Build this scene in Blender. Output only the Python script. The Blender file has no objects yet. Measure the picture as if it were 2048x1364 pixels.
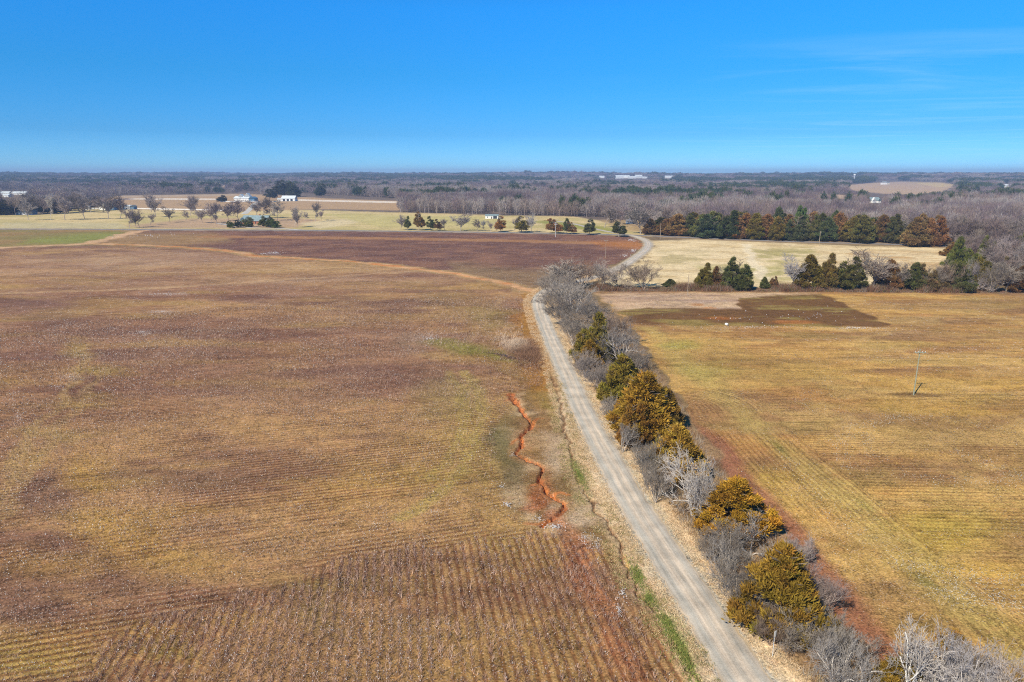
import bpy, math, random
import numpy as np
from mathutils import Vector, Matrix
R = math.radians
rng = np.random.default_rng(7)
random.seed(7)
SC = bpy.context.scene
COL = SC.collection

# ------------------------------------------------------------------ camera
H = 45.0; FPX = 1365.0; HOR = 347.0
PITCH = math.atan((682.0 - HOR) / FPX)
cd = bpy.data.cameras.new('camera'); cam = bpy.data.objects.new('camera', cd); COL.objects.link(cam)
cam.location = (0, 0, H); cam.rotation_euler = (math.pi / 2 - PITCH, 0, 0)
cd.sensor_width = 36.0; cd.lens = 36.0 * FPX / 2048.0
cd.clip_start = 0.5; cd.clip_end = 40000
SC.camera = cam
# ------------------------------------------------------------------ world, sun, exposure
SUN_DIR = Vector((-0.62, -0.78, 0)).normalized()
SUN_EL = R(42)
W = bpy.data.worlds.new('World'); SC.world = W; W.use_nodes = True
nt = W.node_tree; nt.nodes.clear()
def N(nt, t, **kw):
    n = nt.nodes.new(t)
    for k, v in kw.items():
        if k.startswith('i_'): n.inputs[k[2:].replace('_', ' ')].default_value = v
        elif k.startswith('n_'): n.inputs[int(k[2:])].default_value = v
        else: setattr(n, k, v)
    return n
def math_(nt, op, a, b=None, c=None, clamp=False):
    n = nt.nodes.new('ShaderNodeMath'); n.operation = op; n.use_clamp = clamp
    for i, v in enumerate((a, b, c)):
        if v is None: continue
        if hasattr(v, 'links'): nt.links.new(v, n.inputs[i])
        else: n.inputs[i].default_value = v
    return n.outputs[0]
def mix_(nt, f, a, b, mode='MIX'):
    n = nt.nodes.new('ShaderNodeMix'); n.data_type = 'RGBA'; n.blend_type = mode; n.clamp_factor = True
    for i, v in ((0, f), (6, a), (7, b)):
        if hasattr(v, 'links'): nt.links.new(v, n.inputs[i])
        else: n.inputs[i].default_value = v if i == 0 else (tuple(v) + (1,))[:4]
    return n.outputs[2]
def ramp_(nt, x, lo, hi, a=0.0, b=1.0, smooth=True):
    n = nt.nodes.new('ShaderNodeMapRange'); n.clamp = True
    n.interpolation_type = 'SMOOTHSTEP' if smooth else 'LINEAR'
    if hasattr(x, 'links'): nt.links.new(x, n.inputs[0])
    for i, v in ((1, lo), (2, hi), (3, a), (4, b)):
        if hasattr(v, 'links'): nt.links.new(v, n.inputs[i])
        else: n.inputs[i].default_value = v
    return n.outputs[0]
sky = nt.nodes.new('ShaderNodeTexSky'); sky.sky_type = 'NISHITA'; sky.sun_disc = False
sky.sun_elevation = SUN_EL; sky.sun_rotation = math.atan2(SUN_DIR.x, SUN_DIR.y)
sky.altitude = 300; sky.air_density = 1.0; sky.dust_density = 0.05; sky.ozone_density = 4.0
hs = N(nt, 'ShaderNodeHueSaturation'); hs.inputs['Saturation'].default_value = 1.35; hs.inputs['Hue'].default_value = 0.503
nt.links.new(sky.outputs[0], hs.inputs['Color'])
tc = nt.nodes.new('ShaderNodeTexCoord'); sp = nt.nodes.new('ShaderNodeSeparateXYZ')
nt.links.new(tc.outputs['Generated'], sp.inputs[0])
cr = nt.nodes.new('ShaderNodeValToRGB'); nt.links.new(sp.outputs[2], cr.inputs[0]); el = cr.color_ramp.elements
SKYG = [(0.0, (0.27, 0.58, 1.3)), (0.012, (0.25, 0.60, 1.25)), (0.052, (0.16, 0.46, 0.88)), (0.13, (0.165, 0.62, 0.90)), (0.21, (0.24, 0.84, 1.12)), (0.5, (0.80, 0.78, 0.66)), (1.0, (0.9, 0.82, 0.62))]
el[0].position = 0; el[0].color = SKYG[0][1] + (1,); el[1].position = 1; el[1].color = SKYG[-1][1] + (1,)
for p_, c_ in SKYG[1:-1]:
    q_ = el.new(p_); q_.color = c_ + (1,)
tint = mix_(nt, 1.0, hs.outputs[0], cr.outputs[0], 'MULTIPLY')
zc = math_(nt, 'MAXIMUM', sp.outputs[2], 0.02)
u = math_(nt, 'DIVIDE', sp.outputs[0], zc); v = math_(nt, 'DIVIDE', sp.outputs[1], zc)
cb = nt.nodes.new('ShaderNodeCombineXYZ')
nt.links.new(math_(nt, 'MULTIPLY', math_(nt, 'ADD', u, math_(nt, 'MULTIPLY', v, 0.35)), 0.22), cb.inputs[0]); nt.links.new(math_(nt, 'MULTIPLY', v, 0.5), cb.inputs[1])
cn = N(nt, 'ShaderNodeTexNoise'); cn.inputs['Scale'].default_value = 1.1; cn.inputs['Detail'].default_value = 7; cn.inputs['Roughness'].default_value = 0.6; cn.inputs['Distortion'].default_value = 0.9
nt.links.new(cb.outputs[0], cn.inputs['Vector'])
cm = ramp_(nt, cn.outputs[0], 0.46, 0.8)
cm = math_(nt, 'MULTIPLY', cm, ramp_(nt, sp.outputs[0], 0.02, 0.5))
cm = math_(nt, 'MULTIPLY', cm, ramp_(nt, sp.outputs[2], 0.19, 0.12))
cm = math_(nt, 'MULTIPLY', cm, 0.22)
# cirrus: pale ice cloud, added to the sky radiance
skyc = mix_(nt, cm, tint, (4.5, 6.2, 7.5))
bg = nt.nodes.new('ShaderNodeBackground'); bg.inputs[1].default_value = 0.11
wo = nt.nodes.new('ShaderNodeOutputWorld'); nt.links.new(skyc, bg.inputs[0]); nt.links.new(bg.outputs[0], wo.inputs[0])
sd = bpy.data.lights.new('sun', 'SUN'); sd.energy = 4.2; sd.angle = R(0.5); sd.color = (1.0, 0.915, 0.75)
so = bpy.data.objects.new('sun', sd); COL.objects.link(so)
sv = Vector((SUN_DIR.x * math.cos(SUN_EL), SUN_DIR.y * math.cos(SUN_EL), math.sin(SUN_EL)))
so.rotation_euler = sv.to_track_quat('Z', 'Y').to_euler(); so.location = sv * 300
SC.view_settings.view_transform = 'Standard'; SC.view_settings.look = 'None'
SC.view_settings.exposure = 0.45; SC.view_settings.gamma = 1.0
SC.render.engine = 'CYCLES'
cy = SC.cycles
cy.max_bounces = 5; cy.diffuse_bounces = 2; cy.glossy_bounces = 1; cy.transmission_bounces = 1; cy.volume_bounces = 0
cy.use_denoising = False; cy.filter_width = 1.1

# ------------------------------------------------------------------ geometry of the view: photo pixel <-> ground
CP, SP = math.cos(PITCH), math.sin(PITCH)
def sstep(x, a, b):
    t = np.clip((x - a) / (b - a), 0, 1); return t * t * (3 - 2 * t)
def hz(x, y):
    x = np.asarray(x, float); y = np.asarray(y, float)
    D = np.hypot(x, y)
    r = sstep(D, 2000, 6200)
    a = sstep(D, 2600, 5200)
    return 24.5 * r + 1.5 * a * (3.0 * np.sin(x / 610 + 1.3) + 2.2 * np.sin(x / 257 + y / 900) + 2.5 * np.sin(y / 730 + x / 1500))
def P(px, py):
    xx = (px - 1024) / FPX; yy = (682 - py) / FPX
    d = np.array([xx, CP + yy * SP, -SP + yy * CP])
    t = H / -d[2] if d[2] < -1e-6 else 1e9
    if t * d[1] > 2000:
        ts = np.geomspace(1500, 14000, 3000)
        z = H + ts * d[2]; g = hz(ts * d[0], ts * d[1])
        k = np.nonzero(z < g)[0]
        t = ts[k[0]] if len(k) else 12000
    p = np.array([t * d[0], t * d[1], 0.0]); p[2] = float(hz(p[0], p[1]))
    return p
def proj(x, y, z):
    dep = y * CP + (H - z) * SP; dep = np.where(dep < 0.5, 0.5, dep)
    up = y * SP - (H - z) * CP
    return 1024 + FPX * x / dep, 682 - FPX * up / dep
def height_to(p, top):
    k = (682 - top) / FPX; Y = p[1]
    return H - Y * (SP - k * CP) / (CP + k * SP) - p[2]
def mpp(p, z=0.0):       # metres per photo pixel at a point
    return (p[1] * CP + (H - z) * SP) / FPX
def hsh(i, j, s):
    n = (i.astype(np.int64) * 374761393 + j.astype(np.int64) * 668265263 + s * 974634777) & 0xffffffff
    n = ((n ^ (n >> 13)) * 1274126177) & 0xffffffff
    return ((n ^ (n >> 16)) & 0xffff) / 65535.0
def vn(x, y, s=0):
    xi = np.floor(x); yi = np.floor(y); fx = x - xi; fy = y - yi
    fx = fx * fx * (3 - 2 * fx); fy = fy * fy * (3 - 2 * fy)
    a = hsh(xi, yi, s); b = hsh(xi + 1, yi, s); c = hsh(xi, yi + 1, s); d = hsh(xi + 1, yi + 1, s)
    return (a * (1 - fx) + b * fx) * (1 - fy) + (c * (1 - fx) + d * fx) * fy
def fbm(x, y, s=0, o=4):
    r = 0; a = 0.5; t = 0
    for i in range(o):
        r = r + a * vn(x * 2 ** i, y * 2 ** i, s + i * 17); t += a; a *= 0.55
    return r / t
def inpoly(px, py, poly):
    c = np.zeros(np.shape(px), bool); n = len(poly)
    for i in range(n):
        x1, y1 = poly[i]; x2, y2 = poly[(i + 1) % n]
        if y1 == y2: continue
        c ^= ((y1 > py) != (y2 > py)) & (px < (x2 - x1) * (py - y1) / (y2 - y1) + x1)
    return c
def segdist(x, y, pts):
    """distance, and parameter along the polyline"""
    best = np.full(np.shape(x), 1e9); par = np.zeros(np.shape(x)); L = 0
    for (x1, y1), (x2, y2) in zip(pts[:-1], pts[1:]):
        dx, dy = x2 - x1, y2 - y1; l = math.hypot(dx, dy)
        t = np.clip(((x - x1) * dx + (y - y1) * dy) / (l * l), 0, 1)
        d = np.hypot(x - x1 - t * dx, y - y1 - t * dy)
        m = d < best; best = np.where(m, d, best); par = np.where(m, L + t * l, par); L += l
    return best, par
def softpoly(px, py, poly, f):
    xs = [a for a, _ in poly]; ys = [b for _, b in poly]
    out = np.zeros(px.shape)
    m = (px > min(xs) - f) & (px < max(xs) + f) & (py > min(ys) - f) & (py < max(ys) + f)
    if not m.any(): return out
    qx, qy = px[m], py[m]
    d, _ = segdist(qx, qy, list(poly) + [poly[0]])
    s = np.where(inpoly(qx, qy, poly), d, -d)
    out[m] = sstep(s, -f, f)
    return out
def smooth_line(pts, n=8):
    pts = [np.array(p, float) for p in pts]; out = []
    q = [2 * pts[0] - pts[1]] + pts + [2 * pts[-1] - pts[-2]]
    for i in range(1, len(q) - 2):
        for k in range(n):
            t = k / n; a, b, c, d = q[i - 1:i + 3]
            out.append(0.5 * ((2 * b) + (-a + c) * t + (2 * a - 5 * b + 4 * c - d) * t * t + (-a + 3 * b - 3 * c + d) * t ** 3))
    out.append(pts[-1]); return out
def wline(px_pts, n=6):
    return [tuple(p[:2]) for p in smooth_line([P(*p)[:2] for p in px_pts], n)]

# ------------------------------------------------------------------ object helpers
def mesh_np(name, verts, faces, col=None, mats=(), mi=None, smooth=False, aux=None):
    """verts (n,3); faces: list of arrays (m,k) (k = 3 or 4)"""
    me = bpy.data.meshes.new(name)
    if not isinstance(faces, (list, tuple)): faces = [faces]
    faces = [np.asarray(f, np.int32) for f in faces if len(f)]
    nv = len(verts); me.vertices.add(nv); me.vertices.foreach_set('co', np.asarray(verts, np.float32).ravel())
    loops = np.concatenate([f.ravel() for f in faces]); tot = np.concatenate([np.full(len(f), f.shape[1], np.int32) for f in faces])
    me.loops.add(len(loops)); me.loops.foreach_set('vertex_index', loops)
    me.polygons.add(len(tot)); st = np.concatenate([[0], np.cumsum(tot)[:-1]]).astype(np.int32)
    me.polygons.foreach_set('loop_start', st); me.polygons.foreach_set('loop_total', tot)
    if mi is not None: me.polygons.foreach_set('material_index', np.asarray(mi, np.int32))
    me.polygons.foreach_set('use_smooth', np.full(len(tot), bool(smooth)))
    me.update(calc_edges=True)
    for nm, a in (('cv', col), ('aux', aux)):
        if a is None: continue
        at = me.color_attributes.new(nm, 'FLOAT_COLOR', 'POINT')
        a = np.asarray(a, np.float32)
        if a.shape[1] == 3: a = np.hstack([a, np.ones((len(a), 1), np.float32)])
        at.data.foreach_set('color', a.ravel())
    for m in mats: me.materials.append(m)
    return me
def link(name, me, parent=None, loc=(0, 0, 0)):
    o = bpy.data.objects.new(name, me); COL.objects.link(o); o.location = loc
    if parent is not None: o.parent = parent
    return o
def tag(o, label, cat, group=None, kind=None):
    if label: o['label'] = label
    if cat: o['category'] = cat
    if group: o['group'] = group
    if kind: o['kind'] = kind
    return o
def empty(name, loc, rz=0.0):
    o = bpy.data.objects.new(name, None); COL.objects.link(o); o.location = loc; o.rotation_euler = (0, 0, rz); o.empty_display_size = 0.5
    return o
class MB:
    """collects polygons"""
    def __init__(s): s.v = []; s.f3 = []; s.f4 = []; s.c = []; s.n = 0
    def add(s, v, f, c=None):
        v = np.asarray(v, float).reshape(-1, 3); f = np.asarray(f)
        (s.f3 if f.shape[1] == 3 else s.f4).append(f + s.n); s.v.append(v); s.n += len(v)
        s.c.append(np.tile(np.array(c if c is not None else (1, 1, 1), float), (len(v), 1)) if np.ndim(c) < 2 else np.asarray(c))
    def box(s, x0, x1, y0, y1, z0, z1, c=None):
        v = [(x, y, z) for z in (z0, z1) for y in (y0, y1) for x in (x0, x1)]
        s.add(v, [(0, 2, 3, 1), (4, 5, 7, 6), (0, 1, 5, 4), (2, 6, 7, 3), (0, 4, 6, 2), (1, 3, 7, 5)], c)
    def tube(s, a, b, r0, r1=None, n=8, c=None):
        a = np.array(a, float); b = np.array(b, float); r1 = r0 if r1 is None else r1
        d = b - a; d /= np.linalg.norm(d); t = np.array([1, 0, 0]) if abs(d[0]) < 0.8 else np.array([0, 1, 0])
        u = np.cross(d, t); u /= np.linalg.norm(u); w = np.cross(d, u)
        an = np.arange(n) * 2 * math.pi / n; ring = np.cos(an)[:, None] * u + np.sin(an)[:, None] * w
        v = np.vstack([a + ring * r0, b + ring * r1, [a], [b]]); i = np.arange(n); j = (i + 1) % n
        s.add(v, np.stack([i, j, j + n, i + n], 1), c)
        s.f3.append(np.stack([j, i, np.full(n, 2 * n)], 1) + s.n - len(v)); s.f3.append(np.stack([i + n, j + n, np.full(n, 2 * n + 1)], 1) + s.n - len(v))
    def prism(s, poly, y0, y1, c=None):      # poly in x,z extruded along y
        n = len(poly); v = [(x, y0, z) for x, z in poly] + [(x, y1, z) for x, z in poly]
        s.add(v, [(i, (i + 1) % n, (i + 1) % n + n, i + n) for i in range(n)], c)
        b = s.n - 2 * n
        s.f3.append(np.array([(b, b + i + 1, b + i) for i in range(1, n - 1)])); s.f3.append(np.array([(b + n, b + n + i, b + n + i + 1) for i in range(1, n - 1)]))
    def mesh(s, name, mats, smooth=False, useccol=False):
        fs = ([np.vstack(s.f3)] if s.f3 else []) + ([np.vstack(s.f4)] if s.f4 else [])
        return mesh_np(name, np.vstack(s.v), fs, col=np.vstack(s.c) if useccol else None, mats=mats, smooth=smooth)
    def build(s, name, mat, parent=None, loc=(0, 0, 0), smooth=False):
        return link(name, s.mesh(name, [mat], smooth), parent, loc)

# ------------------------------------------------------------------ materials
def newmat(name):
    m = bpy.data.materials.new(name); m.use_nodes = True; t = m.node_tree; t.nodes.clear()
    b = t.nodes.new('ShaderNodeBsdfPrincipled'); o = t.nodes.new('ShaderNodeOutputMaterial'); t.links.new(b.outputs[0], o.inputs[0])
    b.inputs['Roughness'].default_value = 0.9
    b.inputs['Specular IOR Level'].default_value = 0.15
    return m, t, b
def noise(t, vec, scale, detail=3, rough=0.55, dist=0.0):
    n = t.nodes.new('ShaderNodeTexNoise'); n.inputs['Scale'].default_value = scale; n.inputs['Detail'].default_value = detail
    n.inputs['Roughness'].default_value = rough; n.inputs['Distortion'].default_value = dist
    if vec is not None: t.links.new(vec, n.inputs['Vector'])
    return n.outputs[0]
def mat_plain(name, c, var=0.15, scale=1.5, rough=0.8, c2=None, spec=0.2):
    m, t, b = newmat(name); tcn = t.nodes.new('ShaderNodeTexCoord')
    n = noise(t, tcn.outputs['Object'], scale, 4)
    c2 = c2 or tuple(x * (1 - var * 2) for x in c)
    t.links.new(mix_(t, ramp_(t, n, 0.35, 0.65), c, c2), b.inputs['Base Color'])
    b.inputs['Roughness'].default_value = rough; b.inputs['Specular IOR Level'].default_value = spec
    return m
def mat_foliage(name, trans=0.0, hue=True, var=0.25):
    """colour = object colour x per-vertex variation"""
    m, t, b = newmat(name)
    oi = t.nodes.new('ShaderNodeObjectInfo'); at = t.nodes.new('ShaderNodeVertexColor'); at.layer_name = 'cv'
    c = mix_(t, 1.0, oi.outputs['Color'], at.outputs[0], 'MULTIPLY')
    k = ramp_(t, oi.outputs['Random'], 0, 1, 1 - var, 1 + var, False)
    sc = t.nodes.new('ShaderNodeVectorMath'); sc.operation = 'SCALE'; t.links.new(c, sc.inputs[0]); t.links.new(k, sc.inputs['Scale'])
    t.links.new(sc.outputs[0], b.inputs['Base Color']); b.inputs['Roughness'].default_value = 0.85; b.inputs['Specular IOR Level'].default_value = 0.1
    return m
def mat_cv(name, rough=0.9):
    m, t, b = newmat(name); at = t.nodes.new('ShaderNodeVertexColor'); at.layer_name = 'cv'
    t.links.new(at.outputs[0], b.inputs['Base Color']); b.inputs['Roughness'].default_value = rough
    return m
M_fol = mat_foliage('foliage'); M_cv = mat_cv('plants')

# ------------------------------------------------------------------ lines of the place (photo pixels laid on the ground)
ROAD = [(1900, 1800), (1750, 1600), (1620, 1470), (1499, 1364), (1413, 1230), (1288, 1040), (1236, 950), (1181, 850), (1156, 800), (1135, 750), (1112, 700),
        (1091, 650), (1080, 620), (1077, 604), (1083, 589), (1107, 574), (1150, 564), (1195, 552), (1242, 534), (1270, 516), (1291, 500), (1297, 488), (1290, 480), (1275, 474), (1258, 469.5)]
road_w = wline(ROAD, 10)
HWY = [(-900, 458), (0, 458), (300, 459), (600, 460.5), (900, 463.5), (1100, 466.5), (1258, 470), (1400, 476), (1600, 483.5), (1800, 489), (1900, 493), (2100, 500), (2700, 520)]
hwy_w = wline(HWY, 6)
LANE = [(1252, 468.5), (1215, 463), (1184, 456.5), (1154, 449), (1125, 444), (1090, 440)]
lane_w = wline(LANE, 6)
TRACK1 = wline([(-900, 506), (-300, 500), (0, 495), (100, 491), (170, 487), (210, 479), (250, 469), (283, 461.5)])
TRACK2 = wline([(180, 487), (300, 491), (400, 497), (460, 503), (520, 512), (620, 518), (700, 523), (800, 534), (900, 546), (980, 562), (1040, 575), (1072, 586)])
TRACKF = wline([(-400, 612), (0, 588), (300, 576), (600, 557), (830, 543)])
REDSIDE = wline([(1092, 775), (1072, 720), (1056, 685), (1053, 655), (1057, 625), (1064, 602), (1074, 586)])
GULLY = wline([(1022, 790), (1033, 806), (1046, 822), (1062, 848), (1058, 858), (1041, 872), (1043, 890), (1034, 908), (1062, 922), (1082, 934), (1080, 955), (1092, 980), (1101, 990), (1128, 1008), (1119, 1026), (1108, 1036), (1084, 1052)], 3)
GULLY2 = wline([(1119, 1030), (1132, 1066), (1146, 1100), (1165, 1150), (1185, 1200), (1230, 1290), (1260, 1364)], 4)
DITCH = wline([(1103, 745), (1112, 775), (1122, 805), (1128, 850), (1140, 890), (1150, 940), (1170, 985), (1190, 1010), (1212, 1050), (1240, 1090), (1252, 1130), (1270, 1165), (1300, 1210), (1335, 1250), (1372, 1310), (1410, 1400)], 4)
SWALE = wline([(885, 684), (930, 695), (980, 705), (1035, 717)], 4)
REDEDGE = wline([(1370, 815), (1400, 865), (1450, 930), (1500, 985), (1560, 1060), (1620, 1130), (1690, 1215), (1760, 1310), (1850, 1420), (1960, 1560)])
PALEBAND = wline([(1300, 655), (1340, 700), (1420, 770), (1500, 840), (1580, 905), (1680, 985), (1790, 1090), (1900, 1190), (2060, 1300)])
a_, b_ = P(231, 1138), P(425, 1106)
BDIR = math.atan2(b_[1] - a_[1], b_[0] - a_[0])
ADIR = math.atan2(1, (815 - 1024) / FPX)
ZONE_A = [(150, 1500), (200, 1320), (255, 1268), (480, 1195), (560, 1168), (720, 1130), (900, 1085), (1000, 1070), (1130, 1062), (1230, 1150), (1330, 1250), (1420, 1400), (1500, 1900), (0, 1900)]
LEFTF = [(-1500, 506), (0, 497), (200, 491), (400, 499), (520, 515), (700, 525), (900, 548), (1045, 578), (1060, 600), (1045, 650), (1040, 680), (1100, 760), (1125, 860), (1150, 950), (1240, 1110), (1340, 1280), (1430, 1420), (1600, 1700), (1600, 2500), (-2500, 2500)]
UPPERF = [(275, 461), (600, 462), (900, 465), (1200, 470), (1262, 474), (1284, 484), (1283, 495), (1262, 512), (1210, 536), (1150, 553), (1090, 566), (1068, 580), (900, 543), (700, 521), (520, 510), (400, 495), (230, 489), (190, 486), (240, 474)]
RIGHTF = [(1190, 584), (1300, 582), (1500, 582), (2100, 586), (3500, 600), (3500, 2500), (2300, 2500), (1950, 1540), (1750, 1280), (1650, 1150), (1540, 1020), (1450, 920), (1380, 815), (1330, 745), (1270, 670), (1215, 610)]
PALEP = [(1302, 482), (1400, 479), (1560, 486), (1700, 491), (1890, 496), (1915, 512), (1950, 530), (1960, 560), (1960, 574), (1500, 574), (1190, 572), (1215, 556), (1262, 533), (1292, 512), (1304, 494)]
def rowcoords(x, y, a):
    s = x * math.cos(a) + y * math.sin(a); t = -x * math.sin(a) + y * math.cos(a)
    return s, t
def zone_rows(x, y, inA, inR):
    sA, tA = rowcoords(x, y, ADIR); tA = tA + 0.8 * np.sin(sA / 33)
    sB, tB = rowcoords(x, y, BDIR); tB = tB + 2.5 * np.sin(sB / 45 + 0.4)
    sC, tC = rowcoords(x, y, R(-1.5)); tC = tC + 1.5 * np.sin(sC / 60)
    s = np.where(inA, sA, np.where(inR, sC, sB)); t = np.where(inA, tA, np.where(inR, tC, tB))
    return s, t

def in_a(x, y):
    q, w = proj(x, y, x * 0); return inpoly(q + (fbm(x / 8, y / 8, 501, 3) - .5) * 150, w + (fbm(x / 8, y / 8, 502, 3) - .5) * 110, ZONE_A)
# ------------------------------------------------------------------ the ground, one sheet
def make_ground():
    pys = np.concatenate([np.arange(1560, 700, -2.0), np.arange(700, 356, -1.0)])
    Ds = []
    for py in pys:
        yy = (682 - py) / FPX; Ds.append(H * (CP + yy * SP) / (SP - yy * CP))
    Ds = np.array([d for d in Ds if d < 5200]); Ds = np.concatenate([[4, 12, 20, 26], Ds[Ds > 30], np.geomspace(Ds[-1] * 1.03, 9500, 36)])
    fine = np.linspace(R(-47), R(47), 860); rest = np.linspace(R(47), R(313), 60)[1:-1]
    th = np.concatenate([fine, rest]); nt_, nr = len(th), len(Ds)
    T, D = np.meshgrid(th, Ds)
    x = (D * np.sin(T)).ravel(); y = (D * np.cos(T)).ravel(); z = hz(x, y)
    px, py = proj(x, y, z)
    behind = y < 8; px = np.where(behind, x * 40 + 1024, px); py = np.where(behind, 2300, py)
    Dr = np.hypot(x, y)
    amp = np.minimum(1.6 + Dr * 0.006, 12)
    jx = x + amp * (fbm(x / 7, y / 7, 3, 3) - 0.5) * 2; jy = y + amp * (fbm(x / 7, y / 7, 9, 3) - 0.5) * 2
    qx, qy = proj(jx, jy, z); qx = np.where(behind, px, qx); qy = np.where(behind, py, qy)
    n = len(x)
    col = np.tile(np.array([0.22, 0.15, 0.075]), (n, 1)); aux = np.zeros((n, 4)); fl = np.zeros(n)
    def put(m, c):
        nonlocal col
        c = np.asarray(c, float); m = m[:, None]
        col = col * (1 - m) + c * m
    def mixc(a, b, t): return np.array(a)[None] * (1 - t[:, None]) + np.array(b)[None] * t[:, None]
    nb = fbm(x / 55, y / 38, 21, 4); nm = fbm(x / 14, y / 9, 33, 4); ns = fbm(x / 3.5, y / 3.5, 45, 3)
    # far woodland floor
    far = sstep(-qy, -500, -440)
    put(far, mixc((0.13, 0.1, 0.085), (0.2, 0.15, 0.12), nm))
    # pastures
    past = [(-1500, 462), (-1500, 436), (0, 430), (70, 429), (150, 416), (260, 411), (300, 413), (470, 424), (520, 419), (640, 420), (760, 424), (900, 427.5), (1000, 431), (1150, 433), (1190, 440), (1262, 452), (1310, 466), (1310, 474), (1262, 471), (1100, 468), (900, 464.5), (600, 461), (300, 459), (0, 459)]
    w = softpoly(qx, qy, past, 1.5)
    put(w, mixc((0.60, 0.46, 0.23), (0.47, 0.38, 0.16), sstep(fbm(x / 60, y / 30, 5), 0.4, 0.65)))
    for pl, c, f in [([(380, 437), (600, 436), (640, 440), (590, 456), (300, 457), (250, 452)], (0.44, 0.29, 0.19), 3),
                     ([(1060, 443), (1100, 440), (1240, 458), (1225, 466), (1120, 455)], (0.25, 0.25, 0.05), 2.5),
                     ([(600, 446), (760, 430), (790, 432), (700, 448), (640, 458)], (0.62, 0.5, 0.3), 2),
                     ([(650, 428), (1000, 433), (1040, 452), (760, 454), (700, 440)], (0.50, 0.42, 0.17), 4),
                     ([(0, 445), (240, 446), (260, 456), (0, 457)], (0.5, 0.42, 0.24), 2),
                     ([(1200, 440), (1290, 440), (1300, 465), (1240, 460)], (0.4, 0.27, 0.13), 3)]:
        put(softpoly(qx, qy, pl, f) * 0.85, c)
    put(softpoly(qx, qy, [(228, 392), (330, 390.5), (480, 387.5), (560, 391), (660, 397), (800, 402), (800, 421), (640, 418), (520, 422), (440, 423), (180, 417)], 1.2), (0.44, 0.29, 0.16))
    put(softpoly(qx, qy, [(240, 391.5), (470, 388), (480, 391), (240, 395)], 0.8), (0.45, 0.33, 0.22))
    for pl in ([(1690, 371), (1740, 366), (1800, 363.5), (1880, 365), (1915, 370), (1880, 384), (1820, 390), (1760, 387), (1700, 380)],
               [(1270, 386.5), (1400, 386), (1400, 391), (1270, 391)], [(1560, 389), (1720, 389), (1725, 399), (1560, 395)],
               [(1770, 408), (1860, 406), (1850, 416), (1770, 415)], [(290, 373), (345, 373), (345, 377), (290, 377)], [(438, 371), (458, 371), (458, 376), (438, 376)]):
        put(softpoly(qx, qy, pl, 1.0), mixc((0.46, 0.30, 0.22), (0.5, 0.36, 0.2), nm))
    put(softpoly(qx, qy, [(1820, 365), (1880, 365), (1915, 370), (1880, 375)], 1.0), (0.55, 0.4, 0.2))
    # pale pasture right of the bend
    w = softpoly(qx, qy, PALEP, 2)
    put(w, mixc((0.72, 0.56, 0.33), (0.60, 0.44, 0.23), sstep(nm, 0.35, 0.7)))
    for pl, c, f in [([(1500, 498), (1620, 495), (1640, 512), (1560, 530), (1520, 520)], (0.36, 0.31, 0.11), 8), ([(1400, 530), (1560, 530), (1600, 560), (1400, 565)], (0.4, 0.36, 0.13), 10),
                     ([(1320, 500), (1420, 500), (1400, 530), (1320, 530)], (0.5, 0.4, 0.2), 8), ([(1700, 505), (1900, 505), (1930, 540), (1700, 540)], (0.52, 0.32, 0.14), 10)]:
        put(softpoly(qx, qy, pl, f) * 0.75 * w * sstep(nm, 0.25, 0.55), c)
    d, _ = segdist(jx, jy, wline([(1488, 488), (1500, 505), (1512, 530), (1530, 560)])); put(sstep(-d, -3.5, -1.5) * 0.8, (0.75, 0.62, 0.42))
    # green field, far left
    w = softpoly(qx, qy, [(-1500, 463), (0, 458.5), (250, 458.5), (278, 463), (215, 481), (175, 488), (0, 494), (-1500, 505)], 1)
    put(w, mixc((0.25, 0.19, 0.07), (0.30, 0.19, 0.08), sstep(nb, 0.4, 0.6)))
    put(w * softpoly(qx, qy, [(60, 478), (160, 468), (240, 464), (215, 480), (150, 487), (40, 488)], 6), (0.24, 0.24, 0.06))
    # upper cotton field
    wU = softpoly(qx, qy, UPPERF, 1.5)
    put(wU, mixc((0.165, 0.082, 0.06), (0.24, 0.12, 0.075), sstep(nm, 0.35, 0.7)))
    put(wU * softpoly(qx, qy, [(180, 490), (250, 466), (430, 466), (470, 482), (360, 492)], 8), mixc((0.27, 0.17, 0.08), (0.36, 0.21, 0.09), nm))
    d, _ = segdist(jx, jy, wline([(420, 473), (700, 476), (1000, 481), (1230, 487), (1270, 488)])); put(wU * sstep(-d, -13, -5) * 0.85, (0.38, 0.19, 0.08))
    put(wU * softpoly(qx, qy, [(1180, 482), (1284, 482), (1280, 500), (1200, 492)], 5) * .8, (0.42, 0.17, 0.05))
    put(wU * softpoly(qx, qy, [(900, 525), (1060, 540), (1180, 530), (1180, 560), (1070, 582), (900, 545)], 12) * .7, (0.27, 0.18, 0.09))
    # main cotton field
    wL = softpoly(qx, qy, LEFTF, 2)
    g1 = sstep(nb, 0.36, 0.66); c1 = mixc((0.30, 0.16, 0.09), (0.41, 0.235, 0.10), g1)
    put(wL, c1)
    put(wL * sstep(fbm(x / 30, y / 12, 61), 0.5, 0.72) * 0.55, (0.38, 0.235, 0.075))
    put(wL * sstep(fbm(x / 40, y / 14, 71), 0.50, 0.70) * 0.75, (0.19, 0.095, 0.065))
    def blob(cx, cy, rx, ry, c, s, m=None, rot=0.0, th=0.35):
        ca, sa = math.cos(rot), math.sin(rot); dx, dy = qx - cx, qy - cy
        u = (dx * ca + dy * sa) / rx; v = (-dx * sa + dy * ca) / ry
        r = np.sqrt(u * u + v * v) + (nm - 0.5) * 0.7
        w = sstep(-r, -1.15, -0.2) * s * 0.8
        put(w if m is None else w * m, c); return w
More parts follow.
